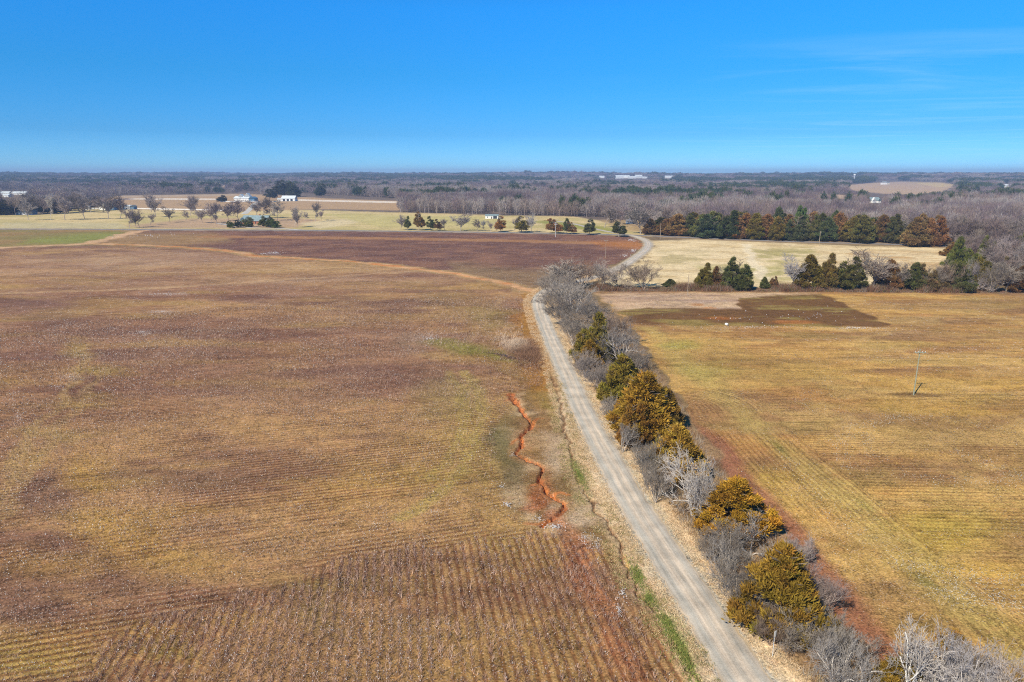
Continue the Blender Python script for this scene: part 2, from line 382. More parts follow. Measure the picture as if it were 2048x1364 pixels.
    gold = (0.46, 0.27, 0.07); purp = (0.18, 0.095, 0.068); yg = (0.37, 0.25, 0.065); grn = (0.15, 0.16, 0.04); tan = (0.36, 0.20, 0.10)
    for a in [(60, 1330, 200, 60, (0.42, 0.30, 0.07), .8), (100, 1130, 160, 40, gold, .5), (180, 960, 70, 70, gold, .8), (250, 1060, 130, 60, gold, .8), (330, 1120, 190, 60, gold, .7), (60, 920, 60, 30, gold, .6), (380, 1020, 120, 25, gold, .5),
              (480, 1240, 90, 22, gold, .8), (300, 1270, 90, 25, gold, .7), (330, 1310, 90, 30, (0.38, 0.29, 0.05), .7), (130, 1290, 140, 60, gold, .5),
              (90, 990, 75, 70, purp, .8), (70, 1230, 110, 40, purp, .7), (200, 790, 60, 12, yg, .5), (160, 700, 45, 30, (0.38, 0.26, 0.08), .8), (200, 740, 80, 14, (0.34, 0.25, 0.07), .8),
              (170, 810, 90, 14, yg, .6), (100, 870, 90, 22, yg, .5), (80, 610, 120, 22, purp, .8), (130, 640, 140, 18, purp, .5), (60, 740, 70, 25, purp, .4), (190, 760, 60, 12, purp, .6),
              (600, 560, 500, 12, (0.42, 0.26, 0.14), .7), (300, 520, 380, 24, (0.43, 0.27, 0.16), .85), (650, 535, 380, 14, (0.46, 0.29, 0.14), .8), (60, 540, 200, 30, (0.38, 0.22, 0.13), .7), (640, 600, 330, 14, purp, .35), (760, 640, 260, 18, purp, .4), (900, 600, 100, 25, (0.3, 0.2, 0.07), .6),
              (980, 640, 60, 40, (0.27, 0.2, 0.06), .7), (950, 700, 70, 14, (0.24, 0.2, 0.05), .7), (830, 690, 60, 30, (0.26, 0.18, 0.12), .5), (900, 800, 90, 70, (0.27, 0.21, 0.075), .6), (930, 870, 100, 70, yg, .55),
              (860, 960, 120, 70, (0.33, 0.22, 0.06), .55), (980, 920, 60, 70, (0.3, 0.22, 0.07), .5), (700, 990, 150, 60, gold, .35), (560, 900, 160, 40, tan, .5), (520, 800, 260, 40, tan, .35), (420, 700, 260, 26, tan, .35),
              (1000, 1090, 60, 30, yg, .5), (700, 1170, 200, 25, (0.33, 0.23, 0.06), .5), (1080, 1120, 80, 40, (0.28, 0.18, 0.06), .5), (640, 1240, 60, 60, (0.15, 0.14, 0.04), .6), (620, 1180, 90, 30, (0.2, 0.16, 0.05), .5),
              (1190, 1230, 50, 100, (0.28, 0.19, 0.05), .4), (1230, 1320, 80, 60, (0.3, 0.13, 0.06), .4)]:
        blob(*a, m=wL)
    put(wL * softpoly(qx, qy, ZONE_A, 55) * 0.45, mixc((0.22, 0.125, 0.055), (0.30, 0.165, 0.07), nm))
    d, _ = segdist(jx, jy, TRACKF); put(wL * sstep(-d, -3.6, -1) * 0.85, (0.50, 0.32, 0.17))
    d, _ = segdist(jx, jy - 7, TRACKF); put(wL * sstep(-d, -12, -4) * 0.35, (0.36, 0.21, 0.11))
    # disturbed ground between the field and the road
    dr, rp = segdist(x, y, road_w)
    rough = softpoly(qx, qy, [(985, 870), (1040, 780), (1090, 770), (1130, 860), (1180, 980), (1260, 1110), (1180, 1090), (1090, 1070), (1010, 1030), (1000, 950)], 14)
    put(rough * 0.85, mixc((0.19, 0.115, 0.05), (0.44, 0.30, 0.17), sstep(fbm(x / 5, y / 5, 81, 4), 0.42, 0.66)))
    put(softpoly(qx, qy, [(880, 690), (1040, 715), (1095, 770), (1120, 840), (1060, 790), (980, 725)], 7) * 0.85, mixc((0.24, 0.18, 0.045), (0.3, 0.15, 0.05), nm))
    for pl, c, s in [([(1060, 980), (1090, 960), (1105, 1010), (1070, 1030), (1030, 1020)], (0.36, 0.11, 0.04), .7), ([(1035, 900), (1075, 870), (1070, 780), (1110, 850), (1100, 920)], (0.3, 0.16, 0.06), .5),
                     ([(1100, 1010), (1180, 1000), (1190, 1050), (1120, 1060)], (0.5, 0.36, 0.24), .6), ([(990, 850), (1030, 870), (1040, 970), (1000, 960)], (0.13, 0.10, 0.05), .6),
                     ([(1080, 860), (1110, 860), (1130, 940), (1100, 960)], (0.46, 0.34, 0.23), .5)]:
        put(softpoly(qx, qy, pl, 12) * s, c)
    blob(1005, 880, 42, 70, (0.15, 0.125, 0.045), .75); blob(1010, 960, 26, 40, (0.17, 0.12, 0.05), .6); blob(1150, 1010, 30, 40, (0.2, 0.17, 0.06), .6)
    for ln_, c_, w_ in (([(-20, 1010), (50, 885), (130, 790), (165, 700)], (0.45, 0.30, 0.12), .55), ([(10, 1030), (80, 900), (170, 800), (215, 740)], (0.45, 0.30, 0.12), .45), ([(935, 745), (962, 820), (950, 900), (890, 980), (800, 1030)], (0.42, 0.32, 0.09), .5),
                        ([(905, 745), (930, 820), (915, 895), (860, 960)], (0.42, 0.32, 0.09), .4), ([(1010, 590), (975, 620), (940, 680), (860, 720)], (0.42, 0.27, 0.13), .45), ([(0, 560), (250, 548), (480, 540), (700, 536)], (0.48, 0.31, 0.17), .5)):
        d8, _ = segdist(jx, jy, wline(ln_)); put(wL * sstep(-d8, -1.9, -.5) * w_, c_)
    # right field
    wR = softpoly(qx, qy, RIGHTF, 2)
    c2 = mixc((0.39, 0.205, 0.07), (0.53, 0.31, 0.095), sstep(fbm(x / 35, y / 9, 91), 0.4, 0.62))
    put(wR, c2)
    put(wR * sstep(fbm(x / 28, y / 16, 101), 0.52, 0.7) * sstep(qy, 640, 900) * 0.6, (0.50, 0.32, 0.07))
    put(wR * sstep(fbm(x / 45, y / 11, 111), 0.48, 0.68) * 0.6, (0.27, 0.155, 0.075)); put(wR * sstep(fbm(x / 14, y / 8, 117, 4), 0.5, 0.66) * 0.55, (0.53, 0.34, 0.12)); put(wR * sstep(fbm(x / 17, y / 9, 119, 4), 0.54, 0.68) * 0.3, (0.33, 0.24, 0.07))
    d, _ = segdist(jx, jy, PALEBAND); put(wR * sstep(-d, -5, -1) * 0.45, (0.44, 0.33, 0.10))
    for a in [(1560, 895, 34, 12, (0.17,0.17,0.04), .6, None, .7), (1850, 1165, 60, 10, (0.17,0.16,0.04), .6, None, .5), (1720, 1010, 30, 8, (0.22, 0.2, 0.04), .5, None, .5), (1360, 690, 60, 12, (0.33, 0.32, 0.06), .6), (1420, 740, 90, 30, (0.36, 0.3, 0.07), .6),
              (1900, 1060, 160, 60, (0.43, 0.31, 0.055), .6), (1800, 950, 250, 24, (0.25, 0.15, 0.06), .35), (1850, 850, 240, 30, (0.28, 0.17, 0.06), .4), (1850, 610, 250, 12, (0.27, 0.16, 0.08), .6), (1900, 640, 220, 10, (0.24, 0.15, 0.07), .5)]:
        blob(*a)
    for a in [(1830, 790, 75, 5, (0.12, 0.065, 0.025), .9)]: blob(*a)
    put(softpoly(qx, qy, [(1190, 586), (1560, 584), (1640, 588), (1480, 600), (1480, 618), (1250, 624), (1215, 606)], 5) * 0.9, mixc((0.55, 0.38, 0.24), (0.38, 0.25, 0.18), sstep(fbm(x / 25, y / 6, 131), 0.35, 0.65)))
    wd = softpoly(qx, qy, [(1235, 622), (1290, 616), (1480, 618), (1475, 596), (1560, 590), (1640, 588), (1680, 600), (1720, 622), (1785, 650), (1740, 654), (1500, 652), (1270, 648)], 2.5)
    put(wd * 0.95, mixc((0.155, 0.078, 0.032), (0.25, 0.175, 0.055), sstep(fbm(x / 18, y / 5, 141), 0.5, 0.7)))
    for a in [(1600, 645, 60, 5, (0.4, 0.15, 0.04), .8), (1440, 636, 50, 5, (0.4, 0.13, 0.03), .7), (1385, 608, 14, 4, (0.5, 0.2, 0.05), .8), (1410, 614, 12, 3, (0.5, 0.2, 0.05), .8), (1400, 603, 60, 4, (0.36, 0.25, 0.2), .6),
              (1790, 591, 14, 3, (0.55, 0.3, 0.1), .8), (1757, 590, 10, 2, (0.5, 0.27, 0.1), .8), (1845, 630, 30, 4, (0.5, 0.25, 0.09), .8), (1900, 638, 20, 4, (0.5, 0.26, 0.1), .6), (1840, 662, 40, 4, (0.5, 0.27, 0.12), .5)]:
        blob(*a)
    d, pr = segdist(jx, jy, REDEDGE)
    put(sstep(-d, -3.8, -1.6) * sstep(pr, 0, 20) * 0.9, mixc((0.27, 0.105, 0.055), (0.34, 0.15, 0.085), nm))
    # hedgerow litter under the roadside trees
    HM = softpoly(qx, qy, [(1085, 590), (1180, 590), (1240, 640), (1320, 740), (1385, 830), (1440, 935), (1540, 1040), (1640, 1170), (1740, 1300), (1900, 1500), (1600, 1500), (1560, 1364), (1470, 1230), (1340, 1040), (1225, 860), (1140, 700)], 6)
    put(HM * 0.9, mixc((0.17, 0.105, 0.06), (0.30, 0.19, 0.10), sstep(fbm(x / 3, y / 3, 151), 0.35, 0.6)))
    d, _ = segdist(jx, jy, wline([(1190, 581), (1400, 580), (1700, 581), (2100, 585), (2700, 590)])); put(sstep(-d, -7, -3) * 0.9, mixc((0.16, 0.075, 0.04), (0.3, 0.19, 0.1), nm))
    # verges of the gravel road
    vg = sstep(-dr, -6.2, -4.2) * sstep(-rp, -330, -240)
    put(vg * 0.92, mixc((0.56, 0.39, 0.22), (0.72, 0.54, 0.34), sstep(ns, 0.3, 0.6)))
    put(sstep(-dr, -4.2, -3.0) * 0.9, (0.5, 0.40, 0.27))
    d, _ = segdist(jx, jy, hwy_w); put(sstep(-d, -11, -6) * sstep(qx, 1240, 1300) * 0.6, (0.42, 0.29, 0.17)); put(sstep(-d, -9, -5) * sstep(-qx, -1240, -1180) * 0.7, (0.4, 0.3, 0.24))
    # red and tan tracks, gullies
    d, _ = segdist(jx, jy, TRACK1); put(sstep(-d, -7, -3.5) * 0.95, (0.58, 0.36, 0.20))
    d, _ = segdist(jx, jy, TRACK2); put(sstep(-d, -6.5, -3.5) * 0.7, (0.43, 0.28, 0.12)); put(sstep(-d, -3.4, -1.6) * 0.95, mixc((0.52, 0.20, 0.06), (0.60, 0.34, 0.17), sstep(nm, .3, .6)))
    d, _ = segdist(jx, jy, REDSIDE); put(sstep(-d, -5.5, -2.2) * 0.9, mixc((0.42, 0.19, 0.045), (0.28, 0.14, 0.03), nm))
    d, _ = segdist(jx, jy, SWALE); put(sstep(-d, -7, -2) * 0.75, (0.24, 0.21, 0.05)); put(sstep(-d, -1.1, -0.5) * sstep(x, P(960, 700)[0], P(1000, 706)[0]), (0.10, 0.07, 0.055))
    dg, pg = segdist(x + (fbm(x / 1.3, y / 1.3, 77, 3) - .5) * 1.3, y + (fbm(x / 1.3, y / 1.3, 78, 3) - .5) * 1.3, GULLY)
    gw = (0.16 + 0.5 * vn(pg / 1.8, pg * 0, 5)) * (1.5 - 0.6 * sstep(pg, 10, 25))
    put(sstep(-dg, -2.6, -0.4) * .5 * sstep(nm, .3, .55), (0.36, 0.17, 0.07)); put(sstep(-dg, -gw - 0.15, -gw + 0.05), mixc((0.46, 0.15, 0.05), (0.30, 0.11, 0.045), sstep(fbm(x / 1.5, y / 1.5, 79, 3), .35, .6)))
    dg2, pg2 = segdist(jx, jy, GULLY2); put(sstep(-dg2, -2.6, -0.5) * 0.75 * sstep(-pg2, -60, -18), mixc((0.40, 0.15, 0.075), (0.33, 0.15, 0.07), ns))
    for rl in ([(1062, 848), (1074, 838), (1084, 836)], [(1041, 872), (1028, 880), (1020, 892)], [(1092, 980), (1076, 968), (1062, 970)], [(1101, 990), (1120, 985), (1135, 990)], [(1108, 1036), (1080, 1048), (1055, 1046)], [(1033, 806), (1016, 800), (1006, 803)]):
        d9, p9 = segdist(x + (ns - .5) * 1.2, y, wline(rl, 3)); put(sstep(-d9, -0.5, -0.15) * .8 * sstep(-p9, -6, -2), (0.46, 0.16, 0.05))
    dd, pd = segdist(x + (fbm(x / 1.3, y / 1.3, 87, 3) - .5) * 2.2, y, DITCH)
    put(sstep(-dd, -1.9, -0.8) * 0.5, (0.42, 0.3, 0.17)); dwd = 0.02 + 0.42 * vn(pd / 2.2, pd * 0, 8); put(sstep(-dd, -dwd - .12, -dwd + .1) * .8, (0.17, 0.09, 0.05))
    for a in [(1158, 950, 14, 40, grn, .8, None, -.5), (1275, 1148, 14, 26, (0.15, 0.18, 0.04), .7, None, -.5), (1300, 1195, 30, 20, (0.22, 0.22, 0.05), .6), (1365, 1290, 26, 80, (0.17, 0.20, 0.045), .7, None, -.55), (1335, 1240, 22, 40, (0.18, 0.2, 0.04), .6, None, -.6),
              (1253, 1120, 5, 16, (0.5, 0.3, 0.09), .9)]: blob(*a)
    put(sstep(-dr, -2.9, -2.3), (0.42, 0.37, 0.3))
    # relief
    dz = 0.10 * (nm - 0.5) + 0.05 * (ns - 0.5)
    keep = sstep(dr, 2.6, 5.0) * sstep(Dr, 30, 60) * sstep(-Dr, -520, -420)
    hw, _ = segdist(x, y, hwy_w); keep = keep * sstep(hw, 6, 12)
    dz = dz * keep
    dz -= sstep(-dg, -gw - 0.1, -gw * 0.45) * (0.55 + 0.3 * ns) * sstep(pg, 0, 3)
    dz -= sstep(-dd, -dwd - .1, -dwd * .4) * 0.4
    dz -= sstep(-dg2, -1.2, 0) * 0.12 * sstep(-pg2, -26, -12)
    z = z + dz - 0.02
    # rows and flecks
    inA = in_a(x, y) & (y > 20); inR = wR > 0.5
    s, t = zone_rows(x, y, inA, inR)
    dR, pR = segdist(x, y, REDEDGE); hl = inR & (dR < 17); t = np.where(hl, dR, t); s = np.where(hl, pR, s)
    aux[:, 0] = t; aux[:, 1] = s
    rs = wL * (1 - rough) * (1 - sstep(-dr, -6, -4)) * 0.85 + wR * 0.42 * (1 - wd) + wU * 0.5
    rs *= (0.12 + 0.88 * sstep(fbm(x / 18, y / 12, 201, 4), 0.38, 0.62))
    aux[:, 2] = np.clip(rs, 0, 1); aux[:, 3] = sstep(Dr, 150, 230)
    fl = wL * (0.10 + 0.22 * sstep(fbm(x / 18, y / 8, 211), 0.45, 0.75)) + wR * (0.05 + 0.24 * sstep(fbm(x / 22, y / 5, 221), 0.5, 0.72)) * (1 - wd) + wU * 0.12
    for (cx, cy, rx, ry, f) in [(330, 588, 65, 4, .8), (320, 624, 32, 4, .8), (285, 665, 30, 5, .9), (215, 657, 26, 4, .7), (140, 755, 30, 14, .8), (60, 802, 45, 8, .6), (195, 770, 26, 8, .5), (110, 560, 30, 4, .4), (850, 675, 40, 12, .7), (35, 850, 20, 18, .7),
                                (1500, 655, 200, 3, .5), (1720, 656, 90, 3, .7), (1480, 800, 60, 40, .35), (1690, 850, 30, 60, .5), (1740, 900, 20, 60, .5), (1900, 870, 60, 30, .3), (550, 507, 20, 3, 1.0), (440, 600, 30, 3, .4), (240, 845, 60, 8, .4), (130, 1110, 100, 30, .3), (60, 1230, 70, 40, .4),
                                (300, 520, 200, 5, .15), (250, 472, 60, 6, .3), (1262, 480, 14, 4, .8), (1268, 502, 12, 5, .8), (1110, 1058, 26, 8, .8), (1170, 1080, 30, 16, .7), (1015, 1010, 10, 6, .8)]:
        u = np.sqrt(((qx - cx) / rx) ** 2 + ((qy - cy) / ry) ** 2); fl = np.maximum(fl, sstep(-u, -1.1, -0.3) * f)
    fl *= sstep(dr, 4, 6)
    col4 = np.hstack([np.clip(col, 0, 1), fl[:, None]])
    i, j = np.meshgrid(np.arange(nr - 1), np.arange(nt_), indexing='ij'); j2 = (j + 1) % nt_
    q = np.stack([i * nt_ + j, (i + 1) * nt_ + j, (i + 1) * nt_ + j2, i * nt_ + j2], -1).reshape(-1, 4)
    fan = np.stack([np.arange(nt_), (np.arange(nt_) + 1) % nt_, np.full(nt_, n)], 1)
    V = np.vstack([np.stack([x, y, z], 1), [[0, 0, -0.02]]])
    col4 = np.vstack([col4, col4[:1]]); aux = np.vstack([aux, aux[:1]])
    m, t, b = newmat('ground')
    at = t.nodes.new('ShaderNodeVertexColor'); at.layer_name = 'cv'; ax = t.nodes.new('ShaderNodeVertexColor'); ax.layer_name = 'aux'
    tcn = t.nodes.new('ShaderNodeTexCoord'); ob = tcn.outputs['Object']
    sx = t.nodes.new('ShaderNodeSeparateColor'); t.links.new(ax.outputs[0], sx.inputs[0])
    n1 = noise(t, ob, 0.35, 6, 0.62); n2 = noise(t, ob, 4.0, 4, 0.65); n4 = noise(t, ob, 0.06, 4)
    cbn = t.nodes.new('ShaderNodeCombineXYZ')
    t.links.new(math_(t, 'MULTIPLY', sx.outputs[0], 0.8), cbn.inputs[0]); t.links.new(math_(t, 'MULTIPLY', sx.outputs[1], 0.045), cbn.inputs[1])
    n3 = noise(t, cbn.outputs[0], 1.0, 5, 0.7)
    isrow = ramp_(t, sx.outputs[2], 0.0, 0.25)
    # contrast of small scale mottling
    k = math_(t, 'ADD', ramp_(t, n1, 0.3, 0.7, -0.26, 0.26, False), ramp_(t, n2, 0.3, 0.7, -0.62, 0.62, False))
    k = math_(t, 'ADD', k, ramp_(t, n4, 0.3, 0.7, -0.12, 0.12, False))
    k = math_(t, 'ADD', k, math_(t, 'MULTIPLY', ramp_(t, n3, 0.3, 0.7, -0.32, 0.32, False), math_(t, 'ADD', math_(t, 'MULTIPLY', isrow, 0.8), 0.2)))
    k = math_(t, 'ADD', k, ramp_(t, noise(t, ob, 1.5, 4, 0.75), 0.3, 0.7, -0.36, 0.36, False))
    k = math_(t, 'MAXIMUM', math_(t, 'ADD', k, 1.0), 0.25)
    sc = t.nodes.new('ShaderNodeVectorMath'); sc.operation = 'SCALE'; t.links.new(at.outputs[0], sc.inputs[0]); t.links.new(k, sc.inputs['Scale'])
    ph = math_(t, 'MULTIPLY', math_(t, 'ADD', sx.outputs[0], ramp_(t, n1, 0.2, 0.8, -0.16, 0.16, False)), 2 * math.pi / 0.97)
    cs = math_(t, 'COSINE', ph)
    rowm = math_(t, 'MULTIPLY', ramp_(t, cs, -0.3, 0.7), math_(t, 'MULTIPLY', sx.outputs[2], ramp_(t, n2, 0.25, 0.55, 0.5, 1.0)))
    dark = mix_(t, 1.0, sc.outputs[0], (0.58, 0.45, 0.46), 'MULTIPLY')
    c = mix_(t, rowm, sc.outputs[0], dark)
    # hue drift
    hv = noise(t, ob, 1.1, 3); c = mix_(t, ramp_(t, hv, 0.45, 0.7, 0, 0.12), c, mix_(t, 1.0, c, (0.85, 1.12, 0.7), 'MULTIPLY'))
    hv2 = noise(t, ob, 0.8, 3, 0.6, 0.3); c = mix_(t, ramp_(t, hv2, 0.5, 0.72, 0, 0.3), c, mix_(t, 1.0, c, (1.08, 0.82, 0.95), 'MULTIPLY'))
    far_ = ax.outputs[1]
    for scl, rad, mul in ((3.2, 0.26, 0.9), (1.0, 0.22, 0.45)):
        vo = t.nodes.new('ShaderNodeTexVoronoi'); vo.voronoi_dimensions = '2D'; vo.inputs['Scale'].default_value = scl; t.links.new(ob, vo.inputs['Vector'])
        sv2 = t.nodes.new('ShaderNodeSeparateColor'); t.links.new(vo.outputs['Color'], sv2.inputs[0])
        hit = math_(t, 'LESS_THAN', sv2.outputs[0], math_(t, 'MULTIPLY', at.outputs[1], mul))
        near = ramp_(t, vo.outputs['Distance'], rad, rad * 0.55)
        c = mix_(t, math_(t, 'MULTIPLY', math_(t, 'MULTIPLY', hit, near), math_(t, 'MULTIPLY', far_, 0.8) if scl < 2 else math_(t, 'ADD', math_(t, 'MULTIPLY', far_, 0.4), 0.35)), c, (0.78, 0.72, 0.68))
    t.links.new(c, b.inputs['Base Color']); b.inputs['Roughness'].default_value = 0.95; b.inputs['Specular IOR Level'].default_value = 0.05
    hsum = math_(t, 'ADD', math_(t, 'MULTIPLY', n2, 0.5), math_(t, 'MULTIPLY', math_(t, 'MULTIPLY', cs, sx.outputs[2]), 0.14))
    bp = t.nodes.new('ShaderNodeBump'); bp.inputs['Strength'].default_value = 0.6; bp.inputs['Distance'].default_value = 0.35
    t.links.new(hsum, bp.inputs['Height']); t.links.new(bp.outputs[0], b.inputs['Normal'])
    me = mesh_np('ground', V, [fan, q], col=col4, aux=aux, mats=[m], smooth=True)
    o = link('ground', me); o['kind'] = 'structure'
    return o
make_ground()

# ------------------------------------------------------------------ roads
def strip(name, line, width, z0, mat, jitter=0.12, crown=0.05, cross=9, dens=1.2):
    pts = np.array(line); seg = np.hypot(*np.diff(pts, axis=0).T); L = np.concatenate([[0], np.cumsum(seg)])
    step = []; s = 0.0
    while s < L[-1]:
        xq = np.interp(s, L, pts[:, 0]); yq = np.interp(s, L, pts[:, 1]); step.append(s); s += max(0.5, math.hypot(xq, yq) * 0.008) / dens
    s = np.array(step + [L[-1]]); X = np.interp(s, L, pts[:, 0]); Y = np.interp(s, L, pts[:, 1])
    tx = np.gradient(X, s); ty = np.gradient(Y, s); l = np.hypot(tx, ty); nx, ny = ty / l, -tx / l
    k = 9; ker = np.ones(k) / k
    nx = np.convolve(np.pad(nx, k // 2, 'edge'), ker, 'valid'); ny = np.convolve(np.pad(ny, k // 2, 'edge'), ker, 'valid')
    U = np.linspace(-1, 1, cross); V = []; C = []
    for jj, uu in enumerate(U):
        w = width / 2 * uu * np.ones_like(s)
        if abs(uu) > 0.99: w = w + (vn(s * 1.3, s * 0, 3 + jj) - 0.5) * 2 * jitter * 2 * np.sign(uu) + (vn(s * .25, s * 0, 7 + jj) - .5) * jitter * 2
        x = X + nx * w; y = Y + ny * w
        V.append(np.stack([x, y, hz(x, y) + z0 + crown * (1 - uu * uu) - (0.0 if abs(uu) < .99 else 0.03)], 1)); C.append(np.stack([np.full_like(s, (uu + 1) / 2), s / 100, s * 0], 1))
    V = np.stack(V, 1).reshape(-1, 3); C = np.stack(C, 1).reshape(-1, 3)
    n = len(s); i, j = np.meshgrid(np.arange(n - 1), np.arange(cross - 1), indexing='ij')
    q = np.stack([i * cross + j, (i + 1) * cross + j, (i + 1) * cross + j + 1, i * cross + j + 1], -1).reshape(-1, 4)
    o = link(name, mesh_np(name, V, q, col=C, mats=[mat], smooth=True)); o['kind'] = 'structure'; return o
def mat_gravel():
    m, t, b = newmat('gravel'); at = t.nodes.new('ShaderNodeVertexColor'); at.layer_name = 'cv'
    s = t.nodes.new('ShaderNodeSeparateColor'); t.links.new(at.outputs[0], s.inputs[0]); tcn = t.nodes.new('ShaderNodeTexCoord'); ob = tcn.outputs['Object']
    wob = math_(t, 'ADD', s.outputs[0], ramp_(t, noise(t, ob, 0.12, 3), 0.2, 0.8, -0.07, 0.07, False))
    cr = t.nodes.new('ShaderNodeValToRGB'); t.links.new(wob, cr.inputs[0]); e = cr.color_ramp.elements
    data = [(0.0, (0.50, 0.42, 0.33)), (0.09, (0.44, 0.42, 0.39)), (0.22, (0.40, 0.405, 0.395)), (0.36, (0.57, 0.51, 0.45)), (0.50, (0.43, 0.415, 0.39)), (0.63, (0.58, 0.52, 0.46)), (0.78, (0.42, 0.42, 0.41)), (0.92, (0.44, 0.41, 0.38)), (1.0, (0.5, 0.42, 0.31))]
    e[0].position = 0; e[0].color = data[0][1] + (1,); e[1].position = 1; e[1].color = data[-1][1] + (1,)
    for p, c in data[1:-1]:
        q = e.new(p); q.color = c + (1,)
    cb = t.nodes.new('ShaderNodeCombineXYZ'); t.links.new(math_(t, 'MULTIPLY', s.outputs[0], 14), cb.inputs[0]); t.links.new(math_(t, 'MULTIPLY', s.outputs[1], 9), cb.inputs[1])
    st = noise(t, cb.outputs[0], 1.0, 5, 0.7); gr = noise(t, ob, 7.0, 4, 0.75); lg = noise(t, ob, 0.3, 4)
    k = math_(t, 'ADD', ramp_(t, st, 0.3, 0.7, -0.22, 0.22, False), ramp_(t, gr, 0.3, 0.7, -0.22, 0.22, False)); k = math_(t, 'ADD', k, ramp_(t, lg, 0.3, 0.7, -0.2, 0.2, False)); k = math_(t, 'ADD', k, 1.0)
    sc = t.nodes.new('ShaderNodeVectorMath'); sc.operation = 'SCALE'; t.links.new(mix_(t, 1.0, cr.outputs[0], (1.07, 0.98, 0.86), 'MULTIPLY'), sc.inputs[0]); t.links.new(k, sc.inputs['Scale'])
    t.links.new(sc.outputs[0], b.inputs['Base Color']); bp = t.nodes.new('ShaderNodeBump'); bp.inputs['Strength'].default_value = 0.5; bp.inputs['Distance'].default_value = 0.06
    t.links.new(gr, bp.inputs['Height']); t.links.new(bp.outputs[0], b.inputs['Normal']); return m
M_gravel = mat_gravel()
M_asph = mat_plain('old_asphalt', (0.25, 0.24, 0.24), 0.1, 0.3, 0.9, (0.20, 0.19, 0.2))
strip('gravel_road', road_w, 4.7, 0.03, M_gravel, 0.15)
strip('highway', hwy_w, 7.0, 0.045, M_asph, 0.1, 0.08, 5)
strip('farm_lane', lane_w, 4.5, 0.06, mat_plain('pale_lane', (0.52, 0.45, 0.38), 0.1, 0.3), 0.2, 0.04, 5)
strip('driveway', wline([(437, 447), (470, 452), (512, 456), (560, 457), (600, 460)]), 5, 0.07, mat_plain('pale_drive', (0.55, 0.5, 0.45), 0.1, 0.3), 0.2, 0.04, 5)
strip('farm_drive', wline([(488, 428), (497, 421), (504, 413), (512, 406), (530, 403.5), (600, 402)]), 7, 0.05, mat_plain('white_drive', (0.6, 0.56, 0.5), 0.1, 0.3), 0.2, 0.04, 5)
def puddle(name, poly, mat):
    pts = [P(*p) for p in smooth_line([np.array(q, float) for q in poly] + [np.array(poly[0], float)], 5)][:-1]
    c = np.mean(pts, 0); v = [(p[0], p[1], 0.012) for p in pts] + [(c[0], c[1], 0.012)]
    n = len(pts); o = link(name, mesh_np(name, v, np.array([(i, (i + 1) % n, n) for i in range(n)]), mats=[mat])); o['kind'] = 'structure'; return o
M_water, t_, b_w = newmat('water'); b_w.inputs['Base Color'].default_value = (0.06, 0.05, 0.04, 1); b_w.inputs['Roughness'].default_value = 0.5; b_w.inputs['Specular IOR Level'].default_value = 0.5
puddle('puddle', [(1060, 606), (1066, 596), (1072, 592), (1069, 599), (1063, 607)], M_water)
puddle('water', [(1000, 707.5), (1015, 710), (1034, 716), (1028, 717.8), (1012, 713)], M_water)

# ------------------------------------------------------------------ trees
def prisms(segs, n=3):
    """segs (k,8): p0 p1 r0 r1 -> verts, quads"""
    S = np.asarray(segs, float); a, b, r0, r1 = S[:, 0:3], S[:, 3:6], S[:, 6], S[:, 7]
    d = b - a; d /= np.maximum(np.linalg.norm(d, axis=1, keepdims=True), 1e-9)
    t = np.where(np.abs(d[:, :1]) < 0.8, [[1., 0, 0]], [[0, 1., 0]]); u = np.cross(d, t); u /= np.linalg.norm(u, axis=1, keepdims=True); w = np.cross(d, u)
    an = np.arange(n) * 2 * math.pi / n; ca, sa = np.cos(an), np.sin(an)
    ring = ca[None, :, None] * u[:, None] + sa[None, :, None] * w[:, None]
    V = np.concatenate([a[:, None] + ring * r0[:, None, None], b[:, None] + ring * r1[:, None, None]], 1).reshape(-1, 3)
    k = len(S); i = np.arange(n); j = (i + 1) % n; base = (np.arange(k) * 2 * n)[:, None, None]
    F = (np.stack([i, j, j + n, i + n], 1)[None] + base).reshape(-1, 4)
    return V, F
